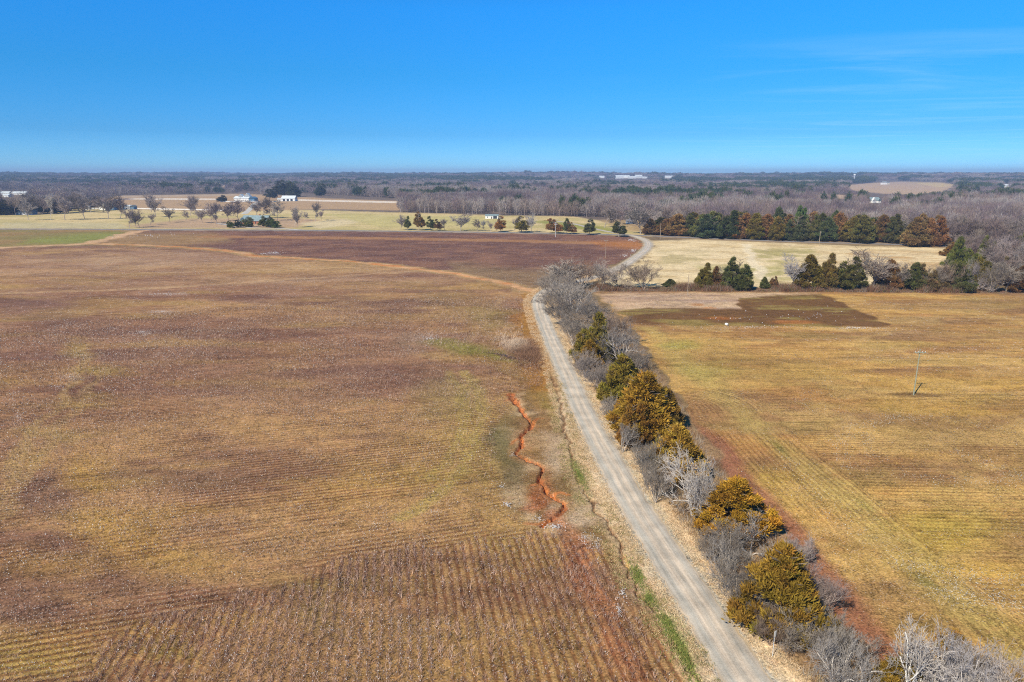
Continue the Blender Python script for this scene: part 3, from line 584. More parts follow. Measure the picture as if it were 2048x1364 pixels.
def grow(rg, stems, levels, spread, up, seglen, nkids, r0, droop=0.0, wob=0.16):
    """recursive bare tree, height about 1"""
    thick, thin = [], []
    def branch(p, d, L, r, lev):
        k = 4 if lev < 2 else 3; q = p.copy(); dd = d.copy(); pts = [q.copy()]
        for i in range(k):
            dd = dd + rg.normal(0, wob, 3) + np.array([0, 0, up * (1 if lev else 0.3)]) - np.array([0, 0, droop]) * (lev > 2); dd /= np.linalg.norm(dd)
            nq = q + dd * L / k; ra = r * (1 - 0.7 * i / k); rb = r * (1 - 0.7 * (i + 1) / k)
            (thick if lev <= 1 else thin).append((*q, *nq, ra, rb, lev)); q = nq; pts.append(q.copy())
        if lev >= levels: return
        n = nkids[lev]
        for c in range(n):
            f = rg.uniform(0.25 if lev else 0.35, 1.0); idx = min(int(f * k), k - 1); pp = pts[idx] + (pts[idx + 1] - pts[idx]) * (f * k - idx)
            ax = rg.normal(0, 1, 3); ax -= dd * ax.dot(dd); ax /= np.linalg.norm(ax)
            nd = dd * rg.uniform(0.5, 1.0) + ax * rg.uniform(0.6, 1.2) * spread; nd[2] = nd[2] if nd[2] > -0.1 else nd[2] * 0.3; nd /= np.linalg.norm(nd)
            branch(pp, nd, L * rg.uniform(0.45, 0.72), max(r * (1 - 0.6 * f) * 0.55, 0.0012), lev + 1)
    for s in range(stems):
        a = rg.uniform(0, 2 * math.pi); lean = 0.0 if stems == 1 else rg.uniform(0.2, 0.85)
        d = np.array([math.cos(a) * lean, math.sin(a) * lean, 1.0]); d /= np.linalg.norm(d)
        branch(np.array([math.cos(a) * 0.02 * (stems > 1), math.sin(a) * 0.02 * (stems > 1), -0.01]), d, seglen * rg.uniform(0.85, 1.1), r0 * rg.uniform(0.8, 1.1), 0)
    return np.array(thick), np.array(thin)
def norm_tree(thick, thin):
    allp = np.vstack([thick[:, 3:6], thin[:, 3:6]]); h = np.percentile(allp[:, 2], 99.5)
    w = np.percentile(np.hypot(allp[:, 0], allp[:, 1]), 88)
    for a in (thick, thin): a[:, [0, 1, 3, 4]] /= w * 2; a[:, [2, 5]] /= h; 
    return thick, thin       # footprint diameter 1, height 1
def bare_variant(i, kind):
    rg = np.random.default_rng(100 + i)
    if kind == 'shrub': th, tn = grow(rg, 8, 4, 0.6, 0.11, 0.66, [5, 5, 5, 3], 0.012)
    elif kind == 'white': th, tn = grow(rg, 4, 4, 0.75, 0.08, 0.6, [6, 5, 5, 3], 0.013, 0.02, 0.2)
    elif kind == 'open': th, tn = grow(rg, 1, 4, 0.68, 0.15, 0.62, [11, 6, 5, 3], 0.022)
    else: th, tn = grow(rg, 1, 3, 0.75, 0.12, 0.75, [10, 8, 6], 0.018)
    th, tn = norm_tree(th, tn)
    c_th = (0.62, 0.58, 0.54) if kind == 'white' else (0.34, 0.30, 0.27)
    out = []
    for seg, thk in ((th, True), (tn, False)):
        S = seg[:, :8].copy(); asp = 0.75
        S[:, 6:8] = np.maximum(S[:, 6:8], {'shrub': 0.0019, 'white': 0.0017, 'open': 0.0042, 'wood': 0.0042}[kind]) if not thk else np.maximum(S[:, 6:8], 0.005)
        V, F = prisms(S, 5 if thk else 3)
        nv = 10 if thk else 6
        lev = np.repeat(seg[:, 8], nv)
        base = np.array((1.0, 0.97, 0.93)) if thk else np.array((0.86, 0.83, 0.81))
        C = base[None] * (1 - 0.08 * np.clip(lev - 2, 0, 3))[:, None] * (1 + rg.normal(0, 0.10, (len(seg), 1)).repeat(nv, 0))
        out.append((V, F, C))
    return out
def join_meshes(name, parts, mats):
    V = []; F = []; C = []; n = 0
    for v, f, c in parts: V.append(v); F.append(f + n); C.append(c); n += len(v)
    ks = {f.shape[1] for f in F}
    return mesh_np(name, np.vstack(V), [np.vstack([f for f in F if f.shape[1] == k]) for k in ks], col=np.vstack(C), mats=mats)
BARE = {}
for kind, cnt in (('shrub', 4), ('white', 3), ('open', 3), ('wood', 4)):
    for i in range(cnt):
        t2 = bare_variant(len(BARE) * 7 + i * 13 + hash(kind[0]) * 0, kind)
        BARE.setdefault(kind, []).append((mesh_np('trunk', t2[0][0], t2[0][1], col=t2[0][2], mats=[M_fol]), mesh_np('crown', t2[1][0], t2[1][1], col=t2[1][2], mats=[M_fol]), join_meshes('bare_tree', t2, [M_fol])))
def sprays(rg, P0, Dn, L, Wd, k=3):
    """leaf sprays: k narrow diamond leaves at each point"""
    n = len(P0); V = []; 
    for i in range(k):
        d = Dn + rg.normal(0, 0.55, (n, 3)); d /= np.linalg.norm(d, axis=1, keepdims=True)
        s = rg.normal(0, 1, (n, 3)); s -= d * (s * d).sum(1, keepdims=True); s /= np.linalg.norm(s, axis=1, keepdims=True)
        l = (L * rg.uniform(0.6, 1.3, n))[:, None]; w = (Wd * rg.uniform(0.7, 1.3, n))[:, None]
        o = P0 + rg.normal(0, 0.3, (n, 3)) * l
        V.append(np.stack([o, o + d * l * 0.5 + s * w, o + d * l, o + d * l * 0.5 - s * w], 1))
    V = np.concatenate(V, 0); m = len(V)
    return V.reshape(-1, 3), np.arange(4 * m).reshape(-1, 4), m
def conifer_variant(i, kind):
    rg = np.random.default_rng(500 + i)
    P0 = []; Dn = []; Cc = []
    if kind == 'cedar': nb, t0, pw, br = 165, 0.03, 0.8, 0.082
    elif kind == 'avenue': nb, t0, pw, br = 60, 0.24, 0.5, 0.15
    elif kind == 'round': nb, t0, pw, br = 80, 0.08, 0.33, 0.14
    else: nb, t0, pw, br = 60, 0.45, 0.4, 0.12       # pine
    ph = rg.uniform(0, 6.28, 3)
    nsub = {'cedar': [1, 3, 2, 4, 2, 3, 1][i % 7], 'avenue': 2, 'round': 3, 'pine': 1}[kind]
    subs = [(0, 0, 1.0, 1.0)] if nsub == 1 else [(rg.uniform(.08, .3) * math.cos(k * 6.28 / nsub + ph[0]), rg.uniform(.08, .3) * math.sin(k * 6.28 / nsub + ph[0]), rg.uniform(.6, .92) if k else 1.0, rg.uniform(.55, .8)) for k in range(nsub)]
    for b in range(nb):
        t = t0 + (1 - t0) * (1 - (1 - rg.random()) ** 0.72) if b > 2 else 0.95
        prof = (1 - (t - t0) / (1 - t0)) ** pw * min(1, 0.55 + (t - t0) * 3.2)
        a = rg.uniform(0, 2 * math.pi); lob = 1 + 0.2 * math.sin(2 * a + ph[0]) + 0.14 * math.sin(3 * a + ph[1] + t * 5)
        rr = 0.5 * prof * lob * (rg.uniform(0.62, 1.0) if kind != 'cedar' else rg.uniform(0.7, 1.12)) * (1 if kind != 'pine' else rg.uniform(.6, 1.15))
        sx_, sy_, sh_, sr_ = subs[b % len(subs)]; rr *= sr_; c = np.array([sx_ + rr * math.cos(a), sy_ + rr * math.sin(a), t * 0.96 * sh_]); rad = br * rg.uniform(0.6, 1.15) * (0.45 + 0.55 * prof)
        k = int((52 if kind == 'cedar' else 46) * (0.5 + prof))
        q = rg.normal(0, 1, (k, 3)); q /= np.linalg.norm(q, axis=1, keepdims=True); q[:, 2] = np.abs(q[:, 2]) * 0.9 - 0.35 * rg.random(k)
        out = np.array([math.cos(a), math.sin(a), 0.5]); q = q + out * 0.35; r = rad * rg.uniform(0.55, 1.0, (k, 1))
        P0.append(c + q * r * np.array([1, 1, 0.75])); Dn.append(q * 0.8 + np.array([0, 0, 0.75]))
        Cc.append(np.tile(rg.normal(1, 0.2) * np.array([1, 1, 1]) * (1 + rg.normal(0, 0.05, 3)), (k, 1)))
    P0 = np.vstack(P0); Dn = np.vstack(Dn); Cc = np.vstack(Cc)
    P0[:, 2] = np.maximum(P0[:, 2], t0 * 0.6)
    V, F, m = sprays(rg, P0, Dn, 0.062 if kind != 'pine' else 0.075, 0.0085, 4)
    C = np.tile(Cc, (4, 1)) * rg.normal(1, 0.16, (m, 1)); C = C.repeat(4, 0)
    # inner shoots are browner
    mx = V[:, 2].max(); V[:, 2] /= mx; wv = np.percentile(np.hypot(V[:, 0], V[:, 1]), 92); V[:, :2] /= wv * 2
    seg = []; q = np.array([0, 0, -0.01]); r = 0.022 if kind != 'avenue' else 0.03
    for s in range(6):
        nq = np.array([rg.normal(0, .012), rg.normal(0, .012), (s + 1) / 6 * 0.9]); seg.append((*q, *nq, r * (1 - s / 7), r * (1 - (s + 1) / 7))); q = nq
    for s in range(26):
        z = rg.uniform(max(t0, 0.12), 0.85); a = rg.uniform(0, 6.28); l = 0.4 * (1 - z) ** 0.5 + .05
        seg.append((0, 0, z, math.cos(a) * l, math.sin(a) * l, min(z + 0.12, 0.93), 0.008, 0.003))
    tv, tf = prisms(np.array(seg), 6); tcv = np.ones((len(tv), 3))
    return (tv, tf, tcv), (V, F, np.clip(C, 0.3, 1.8))
M_bark = mat_plain('bark', (0.28, 0.22, 0.17), 0.2, 3.0); M_palebark = mat_plain('pale_bark', (0.5, 0.43, 0.35), 0.15, 3.0)
CONI = {}
for kind, cnt in (('cedar', 7), ('avenue', 3), ('round', 2), ('pine', 2)):
    for i in range(cnt):
        a, b = conifer_variant(i + 10 * len(CONI), kind)
        CONI.setdefault(kind, []).append((mesh_np('trunk', a[0], a[1], mats=[M_palebark if kind == 'avenue' else M_bark]), mesh_np('crown', b[0], b[1], col=b[2], mats=[M_fol])))
COUNT = [0]
def tree(name, meshes, p, w, h, color, label, cat, group=None, tcol=None, rz=None, whole=False):
    rz = random.uniform(0, 6.28) if rz is None else rz
    if whole:
        o = link(name, meshes[2], None, p); o.rotation_euler = (0, 0, rz); o.scale = (w, w, h); o.color = (*color, 1)
    else:
        o = empty(name, p, rz)
        a = link('trunk', meshes[0], o); b = link('crown', meshes[1], o)
        for q in (a, b): q.scale = (w, w, h)
        a.color = (*(tcol or color), 1); b.color = (*color, 1)
    return tag(o, label, cat, group)
def vary(c, s=0.12): 
    k = random.uniform(1 - s, 1 + s); return tuple(x * k * random.uniform(1 - s * .4, 1 + s * .4) for x in c)
GREY = (0.37, 0.325, 0.28); PALE = (0.40, 0.365, 0.33); WARM = (0.34, 0.26, 0.205); PURP = (0.33, 0.275, 0.28)
RUST = (0.27, 0.145, 0.03); GOLD = (0.34, 0.20, 0.028); OLIVE = (0.19, 0.145, 0.028); DGREEN = (0.10, 0.105, 0.032); BROWN = (0.20, 0.11, 0.04)
def at_px(kind_meshes, bx, by, ty, wpx, **kw):
    p = P(bx, by); h = height_to(p, ty); w = wpx * mpp(p, h / 2)
    return p, max(w, 0.5), max(h, 0.6)
def put_cedar(bx, by, ty, wpx, color, label, kind='cedar', v=None, name='cedar_tree', cat='cedar tree', group=None):
    p, w, h = at_px(None, bx, by, ty, wpx); v = random.randrange(len(CONI[kind])) if v is None else v % len(CONI[kind])
    p[2] -= 0.03
    return tree(name, CONI[kind][v], p, w * 1.12, h, color, label, cat, group)
def put_bare(bx, by, ty, wpx, kind, color, label, v=None, group=None, tcol=None, name='bare_tree', cat='tree', whole=False):
    p, w, h = at_px(None, bx, by, ty, wpx); v = random.randrange(len(BARE[kind])) if v is None else v % len(BARE[kind])
    return tree(name, BARE[kind][v], p, w * 1.05, h, color, label, cat, group, tcol, whole=whole)

# roadside hedgerow, cedars from far to near
RG = 'cedars in the hedgerow along the gravel road'
for bx, by, ty, w, c, l in [
    (1190, 722, 622, 66, OLIVE, 'farthest olive brown cedar of the roadside hedgerow, standing among grey bushes'),
    (1178, 735, 676, 44, GOLD, 'small low golden cedar at the foot of the farthest roadside cedar'),
    (1244, 800, 702, 84, (0.25, 0.19, 0.03), 'yellow green cedar at the far end of the dense clump beside the gravel road'),
    (1285, 865, 734, 124, (0.37, 0.215, 0.03), 'largest broad golden cedar in the middle of the dense roadside clump'),
    (1330, 858, 768, 66, (0.2, 0.13, 0.03), 'cedar on the field side of the dense roadside clump, dark on its right side'),
    (1262, 888, 800, 60, (0.30, 0.16, 0.03), 'rusty cedar at the near end of the dense roadside clump, closest to the gravel road'),
    (1350, 955, 842, 96, (0.31, 0.19, 0.03), 'golden cedar standing just behind the pale many branched bare tree'),
    (1318, 925, 870, 44, OLIVE, 'small olive cedar leaning out of grey brush between two big golden cedars'),
    (1466, 1062, 950, 122, (0.40, 0.22, 0.025), 'brightest orange gold cedar in the near half of the hedgerow'),
    (1556, 1262, 1072, 142, (0.34, 0.21, 0.032), 'nearest tall olive gold cedar, beside the road just before the white sign'),
    (1790, 1420, 1300, 120, (0.30, 0.19, 0.03), 'low golden cedar mixed with white branches at the bottom edge of the picture'),
    (1905, 1310, 1255, 60, (0.28, 0.17, 0.04), 'small brownish cedar at the field edge in the bottom right corner')]:
    put_cedar(bx, by, ty, w, c, l, group=RG)
# roadside bare trees and bushes
BG = 'bare trees and bushes in the hedgerow along the gravel road'
hed = [
 (1120, 578, 518, 80, 'open', GREY, 'wide grey bare tree where the gravel road bends behind the hedgerow'),
 (1165, 575, 522, 80, 'shrub', WARM, 'brownish bare bush right of the bend, in front of the purple cotton field'),
 (1100, 590, 545, 46, 'shrub', GREY, 'small grey bush touching the left tip of the hedgerow beside the red track'),
 (1125, 596, 548, 70, 'shrub', GREY, 'rounded grey bush with a small dark evergreen in it, at the far hedgerow end'),
 (1110, 622, 575, 62, 'shrub', GREY, 'grey bush overhanging the gravel road at its narrow bend'),
 (1150, 628, 562, 86, 'shrub', PALE, 'large pale grey bush in the far hedgerow, its back to the open field'),
 (1128, 652, 600, 62, 'shrub', GREY, 'grey bush beside the road just nearer than the bend'),
 (1180, 660, 598, 80, 'shrub', GREY, 'grey bush directly beyond the farthest olive cedar'),
 (1150, 695, 632, 66, 'shrub', GREY, 'grey bush left of the farthest olive cedar, on the road side'),
 (1222, 688, 622, 66, 'shrub', WARM, 'brownish bush right of the farthest olive cedar, on the field side'),
 (1240, 735, 655, 92, 'white', (0.45, 0.41, 0.38), 'pale bare tree with fine twigs above the big golden cedar clump'),
 (1170, 755, 700, 62, 'shrub', (0.4, 0.35, 0.32), 'light brown bush beside the road between the two groups of cedars'),
 (1202, 790, 725, 64, 'shrub', (0.38, 0.33, 0.30), 'grey brown bush on the road side of the golden cedar clump'),
 (1275, 745, 700, 56, 'shrub', GREY, 'bare bush at the field side of the tip of the golden cedar clump'),
 (1222, 850, 790, 52, 'shrub', GREY, 'thin grey bush at the road edge, below the largest golden cedar'),
 (1245, 905, 845, 56, 'white', PALE, 'small pale branched tree against the road side of the rusty cedar'),
 (1290, 965, 880, 62, 'shrub', (0.42, 0.38, 0.33), 'pale olive grey bush left of the golden cedar behind the white tree'),
 (1310, 1005, 930, 60, 'shrub', GREY, 'grey bush at the road edge left of the large white branched tree'),
 (1385, 1030, 898, 128, 'white', (0.66, 0.61, 0.56), 'large pale tree with white fanned branches in the middle of the near hedgerow'),
 (1440, 1135, 1050, 90, 'shrub', (0.3, 0.26, 0.22), 'tangled grey bush below the brightest orange cedar'),
 (1500, 1110, 1035, 120, 'white', (0.6, 0.56, 0.53), 'white twigged tree between the brightest cedar and the nearest tall cedar'),
 (1455, 1180, 1080, 96, 'white', PALE, 'leaning pale tree at the road edge left of the nearest tall cedar'),
 (1490, 1235, 1140, 90, 'shrub', GREY, 'dense grey bush at the road edge before the nearest tall cedar'),
 (1600, 1130, 1075, 60, 'shrub', (0.5, 0.44, 0.42), 'small pale bush at the red soil edge behind the nearest tall cedar'),
 (1628, 1225, 1140, 90, 'shrub', (0.40, 0.33, 0.31), 'pinkish grey bush right of the nearest tall cedar'),
 (1600, 1295, 1215, 110, 'shrub', GREY, 'low dark grey bush in front of the nearest tall cedar'),
 (1540, 1290, 1215, 70, 'shrub', WARM, 'low brown bush beside the white roadside sign'),
 (1660, 1330, 1235, 110, 'shrub', PALE, 'pale spreading bush right of the white roadside sign'),
 (1690, 1420, 1270, 140, 'white', (0.6, 0.56, 0.52), 'bare whitish tree at the bottom edge, left of the biggest white tree'),
 (1800, 1440, 1240, 190, 'white', (0.74, 0.69, 0.64), 'biggest white branched tree at the bottom edge of the picture'),
 (1900, 1450, 1255, 160, 'white', (0.66, 0.62, 0.6), 'white branched tree at the bottom edge, right of the biggest one'),
 (1860, 1420, 1290, 120, 'shrub', (0.5, 0.47, 0.47), 'bluish grey bush low between the white trees at the bottom edge'),
 (1985, 1440, 1290, 130, 'white', (0.6, 0.54, 0.5), 'pale thin branched tree in the bottom right corner'),
 (1930, 1380, 1300, 90, 'shrub', (0.4, 0.34, 0.28), 'brown bush behind the white trees in the bottom right corner')]
for i, (bx, by, ty, w, k, c, l) in enumerate(hed): put_bare(bx, by, ty, w, k, tuple(x * (.78 if k == 'white' else .95) for x in c), l, v=i, group=BG, tcol=tuple(min(x * 1.15, .75) for x in c))
# cross hedgerow
XG = 'cedars in the cross hedgerow below the pale pasture'
for bx, by, ty, w, c, l in [
    (1340, 574, 556, 26, DGREEN, 'tiny dark cedar in the cross hedgerow near its left end'),
    (1408, 577, 523, 38, OLIVE, 'olive cedar left of the pair beside the short pole in the cross hedgerow'),
    (1432, 577, 530, 30, BROWN, 'brownish cedar right of the short pole in the cross hedgerow'),
    (1476, 578, 510, 54, DGREEN, 'dark green cedar alone at the left third of the cross hedgerow'),
    (1528, 577, 552, 18, DGREEN, 'first of two tiny cedars between the lone dark cedar and the four tall ones'),
    (1545, 577, 550, 18, BROWN, 'second of two tiny cedars between the lone dark cedar and the four tall ones'),
    (1616, 578, 503, 52, OLIVE, 'leftmost of the four tall cedars in the cross hedgerow'),
    (1652, 578, 503, 44, (0.19, 0.13, 0.035), 'second of the four tall cedars, slim and pointed'),
    (1690, 579, 508, 58, (0.12, 0.115, 0.03), 'third of the four tall cedars, greener and broader'),
    (1776, 579, 515, 40, BROWN, 'brown cedar right of the two round bare trees in the cross hedgerow'),
    (1826, 580, 520, 42, DGREEN, 'dark green cedar at the start of the dense right end of the cross hedgerow'),
    (1852, 581, 524, 44, (0.16, 0.115, 0.05), 'brown green cedar second in the dense right end of the cross hedgerow'),
    (1884, 581, 530, 44, (0.17, 0.12, 0.05), 'brown cedar third in the dense right end of the cross hedgerow'),
    (1915, 582, 524, 50, DGREEN, 'wide dark cedar fourth in the dense right end of the cross hedgerow'),
    (1960, 570, 512, 40, OLIVE, 'olive cedar behind grey brush at the right end of the cross hedgerow'),
    (2005, 560, 510, 44, OLIVE, 'olive cedar on the slope at the right edge above the hedgerow'),
    (2038, 584, 528, 50, BROWN, 'brown cedar at the very right edge in the cross hedgerow')]:
    put_cedar(bx, by, ty, w, vary(c, .06), l, group=XG)
XB = 'bare trees in the cross hedgerow below the pale pasture'
for bx, by, ty, w, k, c, l in [
    (1205, 577, 522, 60, 'shrub', GREY, 'grey bare tree at the left end of the cross hedgerow beside the road'),
    (1240, 577, 528, 44, 'white', (0.4, 0.33, 0.28), 'gnarled bare tree with a low fork near the left end of the cross hedgerow'),
    (1288, 577, 524, 72, 'shrub', WARM, 'round brown bare tree between the road bend and the tiny dark cedar'),
    (1455, 577, 535, 30, 'open', GREY, 'thin bare tree leaning on the lone dark cedar in the cross hedgerow'),
    (1588, 578, 510, 40, 'open', (0.42, 0.4, 0.4), 'pale grey bare tree left of the four tall cedars'),
    (1722, 579, 505, 44, 'white', (0.5, 0.44, 0.38), 'white stemmed bare tree between the third tall cedar and the round bare tree'),
    (1746, 580, 498, 74, 'open', (0.42, 0.36, 0.3), 'large round bare tree in the cross hedgerow, tallest of the bare ones'),
    (1803, 580, 525, 40, 'open', GREY, 'thin bare tree before the dense right end of the cross hedgerow'),
    (1868, 582, 530, 44, 'shrub', GREY, 'grey bare bush among the cedars of the dense right end of the hedgerow'),
    (1900, 582, 522, 44, 'shrub', WARM, 'brownish bare bush between the last cedars of the hedgerow'),
    (1940, 583, 520, 60, 'white', (0.46, 0.42, 0.4), 'pale bare tree with crooked limbs near the right edge of the hedgerow'),
    (1978, 584, 525, 60, 'shrub', GREY, 'wide grey bare bush near the right edge of the hedgerow'),
    (2012, 584, 522, 50, 'open', GREY, 'bare tree between the last two cedars at the right edge'),
    (2070, 586, 515, 70, 'shrub', GREY, 'grey bare bush cut by the right edge of the picture')]:
    put_bare(bx, by, ty, w, k, vary(c, .06), l, group=XB)
# cedar grove beyond the highway
gr = []
for row, (y0, dens) in enumerate([(0, 22), (-9, 20), (-17, 18)]):
    for k in range(dens):
        x = 1318 + (k + random.uniform(.15, .85)) * (1800 - 1318) / dens; gr.append((x, 471 + (x - 1310) * 0.032 + y0 + random.uniform(-2, 2), row))
gr += [(1845, 490, 0), (1862, 492, 0), (1872, 480, 1), (1300, 468, 1), (1830, 492, 0)]
ORD = ['first', 'second', 'third', 'fourth', 'fifth', 'sixth', 'seventh', 'eighth', 'ninth', 'tenth', 'eleventh', 'twelfth', 'thirteenth', 'fourteenth', 'fifteenth', 'sixteenth', 'seventeenth', 'eighteenth', 'nineteenth', 'twentieth', 'twenty-first', 'twenty-second', 'twenty-third', 'twenty-fourth', 'twenty-fifth', 'twenty-sixth']
rk = [0, 0, 0]
for x, y, row in sorted(gr):
    rk[row] += 1
    k = math.exp(-((x - 1440) / 90) ** 2) * 6 + math.exp(-((x - 1660) / 120) ** 2) * 5
    ty = 431 - k * 1.1 + (x > 1790) * -2 + random.uniform(-7, 6) + (x < 1350) * 9
    cn_, c = random.choice([('brown', (0.20, 0.125, 0.045)), ('rusty', (0.23, 0.13, 0.045)), ('olive', OLIVE), ('olive', (0.17, 0.14, 0.035)), ('dark olive', (0.12, 0.115, 0.035)), ('dark green', (0.085, 0.10, 0.035)), ('orange brown', (0.26, 0.14, 0.05))]); c = vary(c, .12)
    put_cedar(x, y, ty, random.uniform(36, 54), c, '%s cedar, %s from the left in the %s row of the cedar grove' % (cn_, ORD[rk[row] - 1], ['front', 'middle', 'back'][row]), group='cedars in the grove beyond the highway')
put_cedar(1553, 478, 410, 34, (0.09, 0.11, 0.045), 'tallest blue green pointed conifer above the cedar grove')
put_cedar(1602, 474, 408, 34, (0.09, 0.13, 0.04), 'green pointed conifer rising behind the cedar grove, right of the tallest one')
put_cedar(1667, 476, 416, 30, (0.10, 0.13, 0.04), 'small green pointed tip behind the right part of the cedar grove')
put_cedar(1418, 476, 425, 44, (0.085, 0.11, 0.05), 'blue green cedar in the front of the grove above the start of the pale pasture')
# avenue along the highway
AG = 'trees in a line along the highway behind the upper cotton field'
for bx, by, ty, w, c, l in [
    (815, 460, 430, 15, DGREEN, 'dark narrow evergreen, leftmost evergreen of the highway line'), (838, 460.5, 422, 20, (0.2, 0.12, 0.035), 'tallest rust green evergreen of the highway line'),
    (862, 461, 430, 15, DGREEN, 'dark evergreen third in the highway line with a pale trunk'), (876, 461.5, 436, 13, BROWN, 'small brown evergreen next to the third in the highway line'),
    (1001, 463.5, 430, 21, (0.30, 0.14, 0.04), 'orange brown evergreen alone in the middle of the highway line'), (1043, 465, 430, 26, OLIVE, 'wide olive evergreen left of the twin armed utility pole'),
    (1111, 467, 435, 29, (0.24, 0.12, 0.04), 'round rusty evergreen behind the twin armed utility pole'), (1134, 468, 434, 19, DGREEN, 'dark green half of the touching evergreen pair on the highway line'),
    (1144, 468.5, 441, 17, (0.25, 0.14, 0.05), 'rusty half of the touching evergreen pair on the highway line'), (1178, 469.5, 436, 26, DGREEN, 'dark round evergreen with a pale trunk right of the touching pair'),
    (1238, 473.5, 441, 25, DGREEN, 'last dark evergreen of the highway line, beside the road junction')]:
    put_cedar(bx, by, ty, w, c, l, 'avenue', name='evergreen_tree', cat='tree', group=AG)
for bx, by, ty, w, c, l in [(462, 456, 440, 15, (0.15, 0.17, 0.03), 'smallest round magnolia left of the driveway'), (477, 455, 438, 13, (0.07, 0.08, 0.03), 'slim dark magnolia second from the left'), (497, 454, 434, 21, (0.13, 0.13, 0.03), 'round magnolia in front of the brick gable'),
                            (528, 454, 430, 20, (0.15, 0.15, 0.03), 'tall round magnolia right of the driveway mouth'), (540, 455, 432, 17, (0.12, 0.14, 0.03), 'left half of the touching magnolia pair'), (551, 456, 437, 16, (0.09, 0.12, 0.03), 'right half of the touching magnolia pair')]:
    put_cedar(bx, by, ty, w, c, l, 'round', name='magnolia_tree', cat='tree', group='magnolias before the brick house')
for i, (bx, by, ty, w) in enumerate([(8, 430, 398, 34), (30, 427, 402, 30), (86, 427, 398, 30), (104, 427, 396, 28), (122, 426, 400, 26), (148, 421, 396, 28), (166, 418, 394, 26), (186, 416, 392, 28), (202, 415, 394, 22), (-30, 430, 400, 34), (-70, 431, 396, 40), (444, 404, 389, 20), (545, 396, 372, 22), (570, 393, 358, 34), (590, 394, 362, 24), (640, 392, 366, 20)]):
    put_cedar(bx, by, ty, w, vary((0.05, 0.06, 0.03), .15), ('dark evergreen, %s from the left in the belt left of the white farmhouse' % ORD[[2, 3, 4, 5, 6, 7, 8, 9, 10, 1, 0][i]] if i < 11 else 'round dark evergreen by the white fence left of the big white farmhouse' if i == 11 else 'dark pine, %s from the left behind the white roofed barn' % ORD[i - 12]), 'round', name='evergreen_tree', cat='tree', group='dark evergreens among the far farms')
# park trees, bare
BT = 'single bare trees on the far pastures'
park = [(58, 441, 396, 26), (102, 440, 388, 18), (130, 440, 388, 34), (170, 439, 388, 30), (182, 426, 392, 22), (217, 438, 390, 32), (241, 437, 392, 24), (303, 424, 389, 24), (312, 434, 386, 28), (380, 432, 392, 26), (259, 455.5, 417, 26), (272, 455, 426, 14), (279, 455, 419, 22), (301, 450, 427, 17),
        (340, 445, 411, 20), (373, 441, 420, 14), (393, 428, 390, 22), (404, 446, 414, 26), (422, 447, 405, 24), (434, 449, 404, 24), (456, 442, 400, 38), (478, 441, 400, 34), (525, 437, 395, 40), (514, 432, 400, 30), (555, 441, 398, 28), (590, 454, 412, 14), (596, 455, 416, 18), (612, 441, 424, 12), (631, 443, 404, 20), (643, 440, 418, 12),
        (801, 459.5, 430, 22), (889, 461, 437, 18), (921, 462, 425, 36), (955, 462, 438, 18), (968, 462, 440, 14), (981, 463, 441, 12), (994, 463, 440, 12), (1028, 464.5, 436, 18), (1058, 464, 430, 12), (1064, 465, 426, 18), (1209, 455, 414, 44), (1281, 468, 402, 56), (1292, 462, 420, 40), (1240, 448, 410, 40)]
desc = ['{s} bare tree {w}']
where = ['before the dark evergreen belt', 'before the dark evergreen belt, with a white trunk', 'before the dark evergreen belt, wide crowned', 'forked, left of the white farmhouse', 'behind the forked one, left of the white farmhouse', 'right in front of the white farmhouse', 'before the white outbuilding', 'left one of two before the white fence', 'right one of two before the white fence', 'alone before the far tan field',
         'left of the three beside the field track end', 'slimmest of the three beside the field track end', 'right of the three beside the field track end', 'small and alone right of the track end', 'round topped and alone on the pasture', 'thin and alone left of the house grove', 'behind the house grove at its left', 'left end of the house grove', 'second in the house grove', 'third in the house grove',
         'wide crown left of the brick house', 'wide crown touching the brick house', 'overhanging the right side of the brick house roof', 'tangled, behind the brick house roof', 'right of the brick house', 'pale stem beside the red mulch ring', 'with a dark tuft on top, at the red mulch ring', 'very small, right of the mulch ring', 'on the pasture right of the brick house', 'thin, at the wood edge right of the brick house',
         'leftmost of the highway line', 'small, right of the brown evergreen', 'wide and round in the middle of the highway line', 'small pale, first of four thin ones', 'small pale, second of four thin ones', 'small pale, third of four thin ones', 'small pale, fourth of four thin ones', 'left of the wide olive evergreen', 'thin pale, left of a pair before the green strip', 'pale, right of a pair before the green strip', 'wide crown beside the farm lane', 'tallest dark limbed, at the road junction', 'behind the tallest one at the road junction', 'beside the white low building']
for i, (a, wtext) in enumerate(zip(park, where)):
    col = vary((0.36, 0.31, 0.30) if i not in (1, 34, 35, 36, 38, 39, 25) else (0.55, 0.5, 0.47), .1)
    put_bare(*a, 'open', col, 'bare tree ' + wtext, v=i, group=BT, tcol=col)
for i in range(26):
    X0 = -30 + i * 10.4 + random.uniform(-3, 3)
    put_bare(X0, 430 - max(0, X0 - 60) * 0.06 + random.uniform(-2, 1), random.uniform(382, 396), random.uniform(24, 34), 'wood', vary((0.27, 0.22, 0.21), .15), 'bare tree, %s from the left in the row among the dark evergreens at far left' % ORD[i], group='bare trees among the far left evergreens', whole=True)
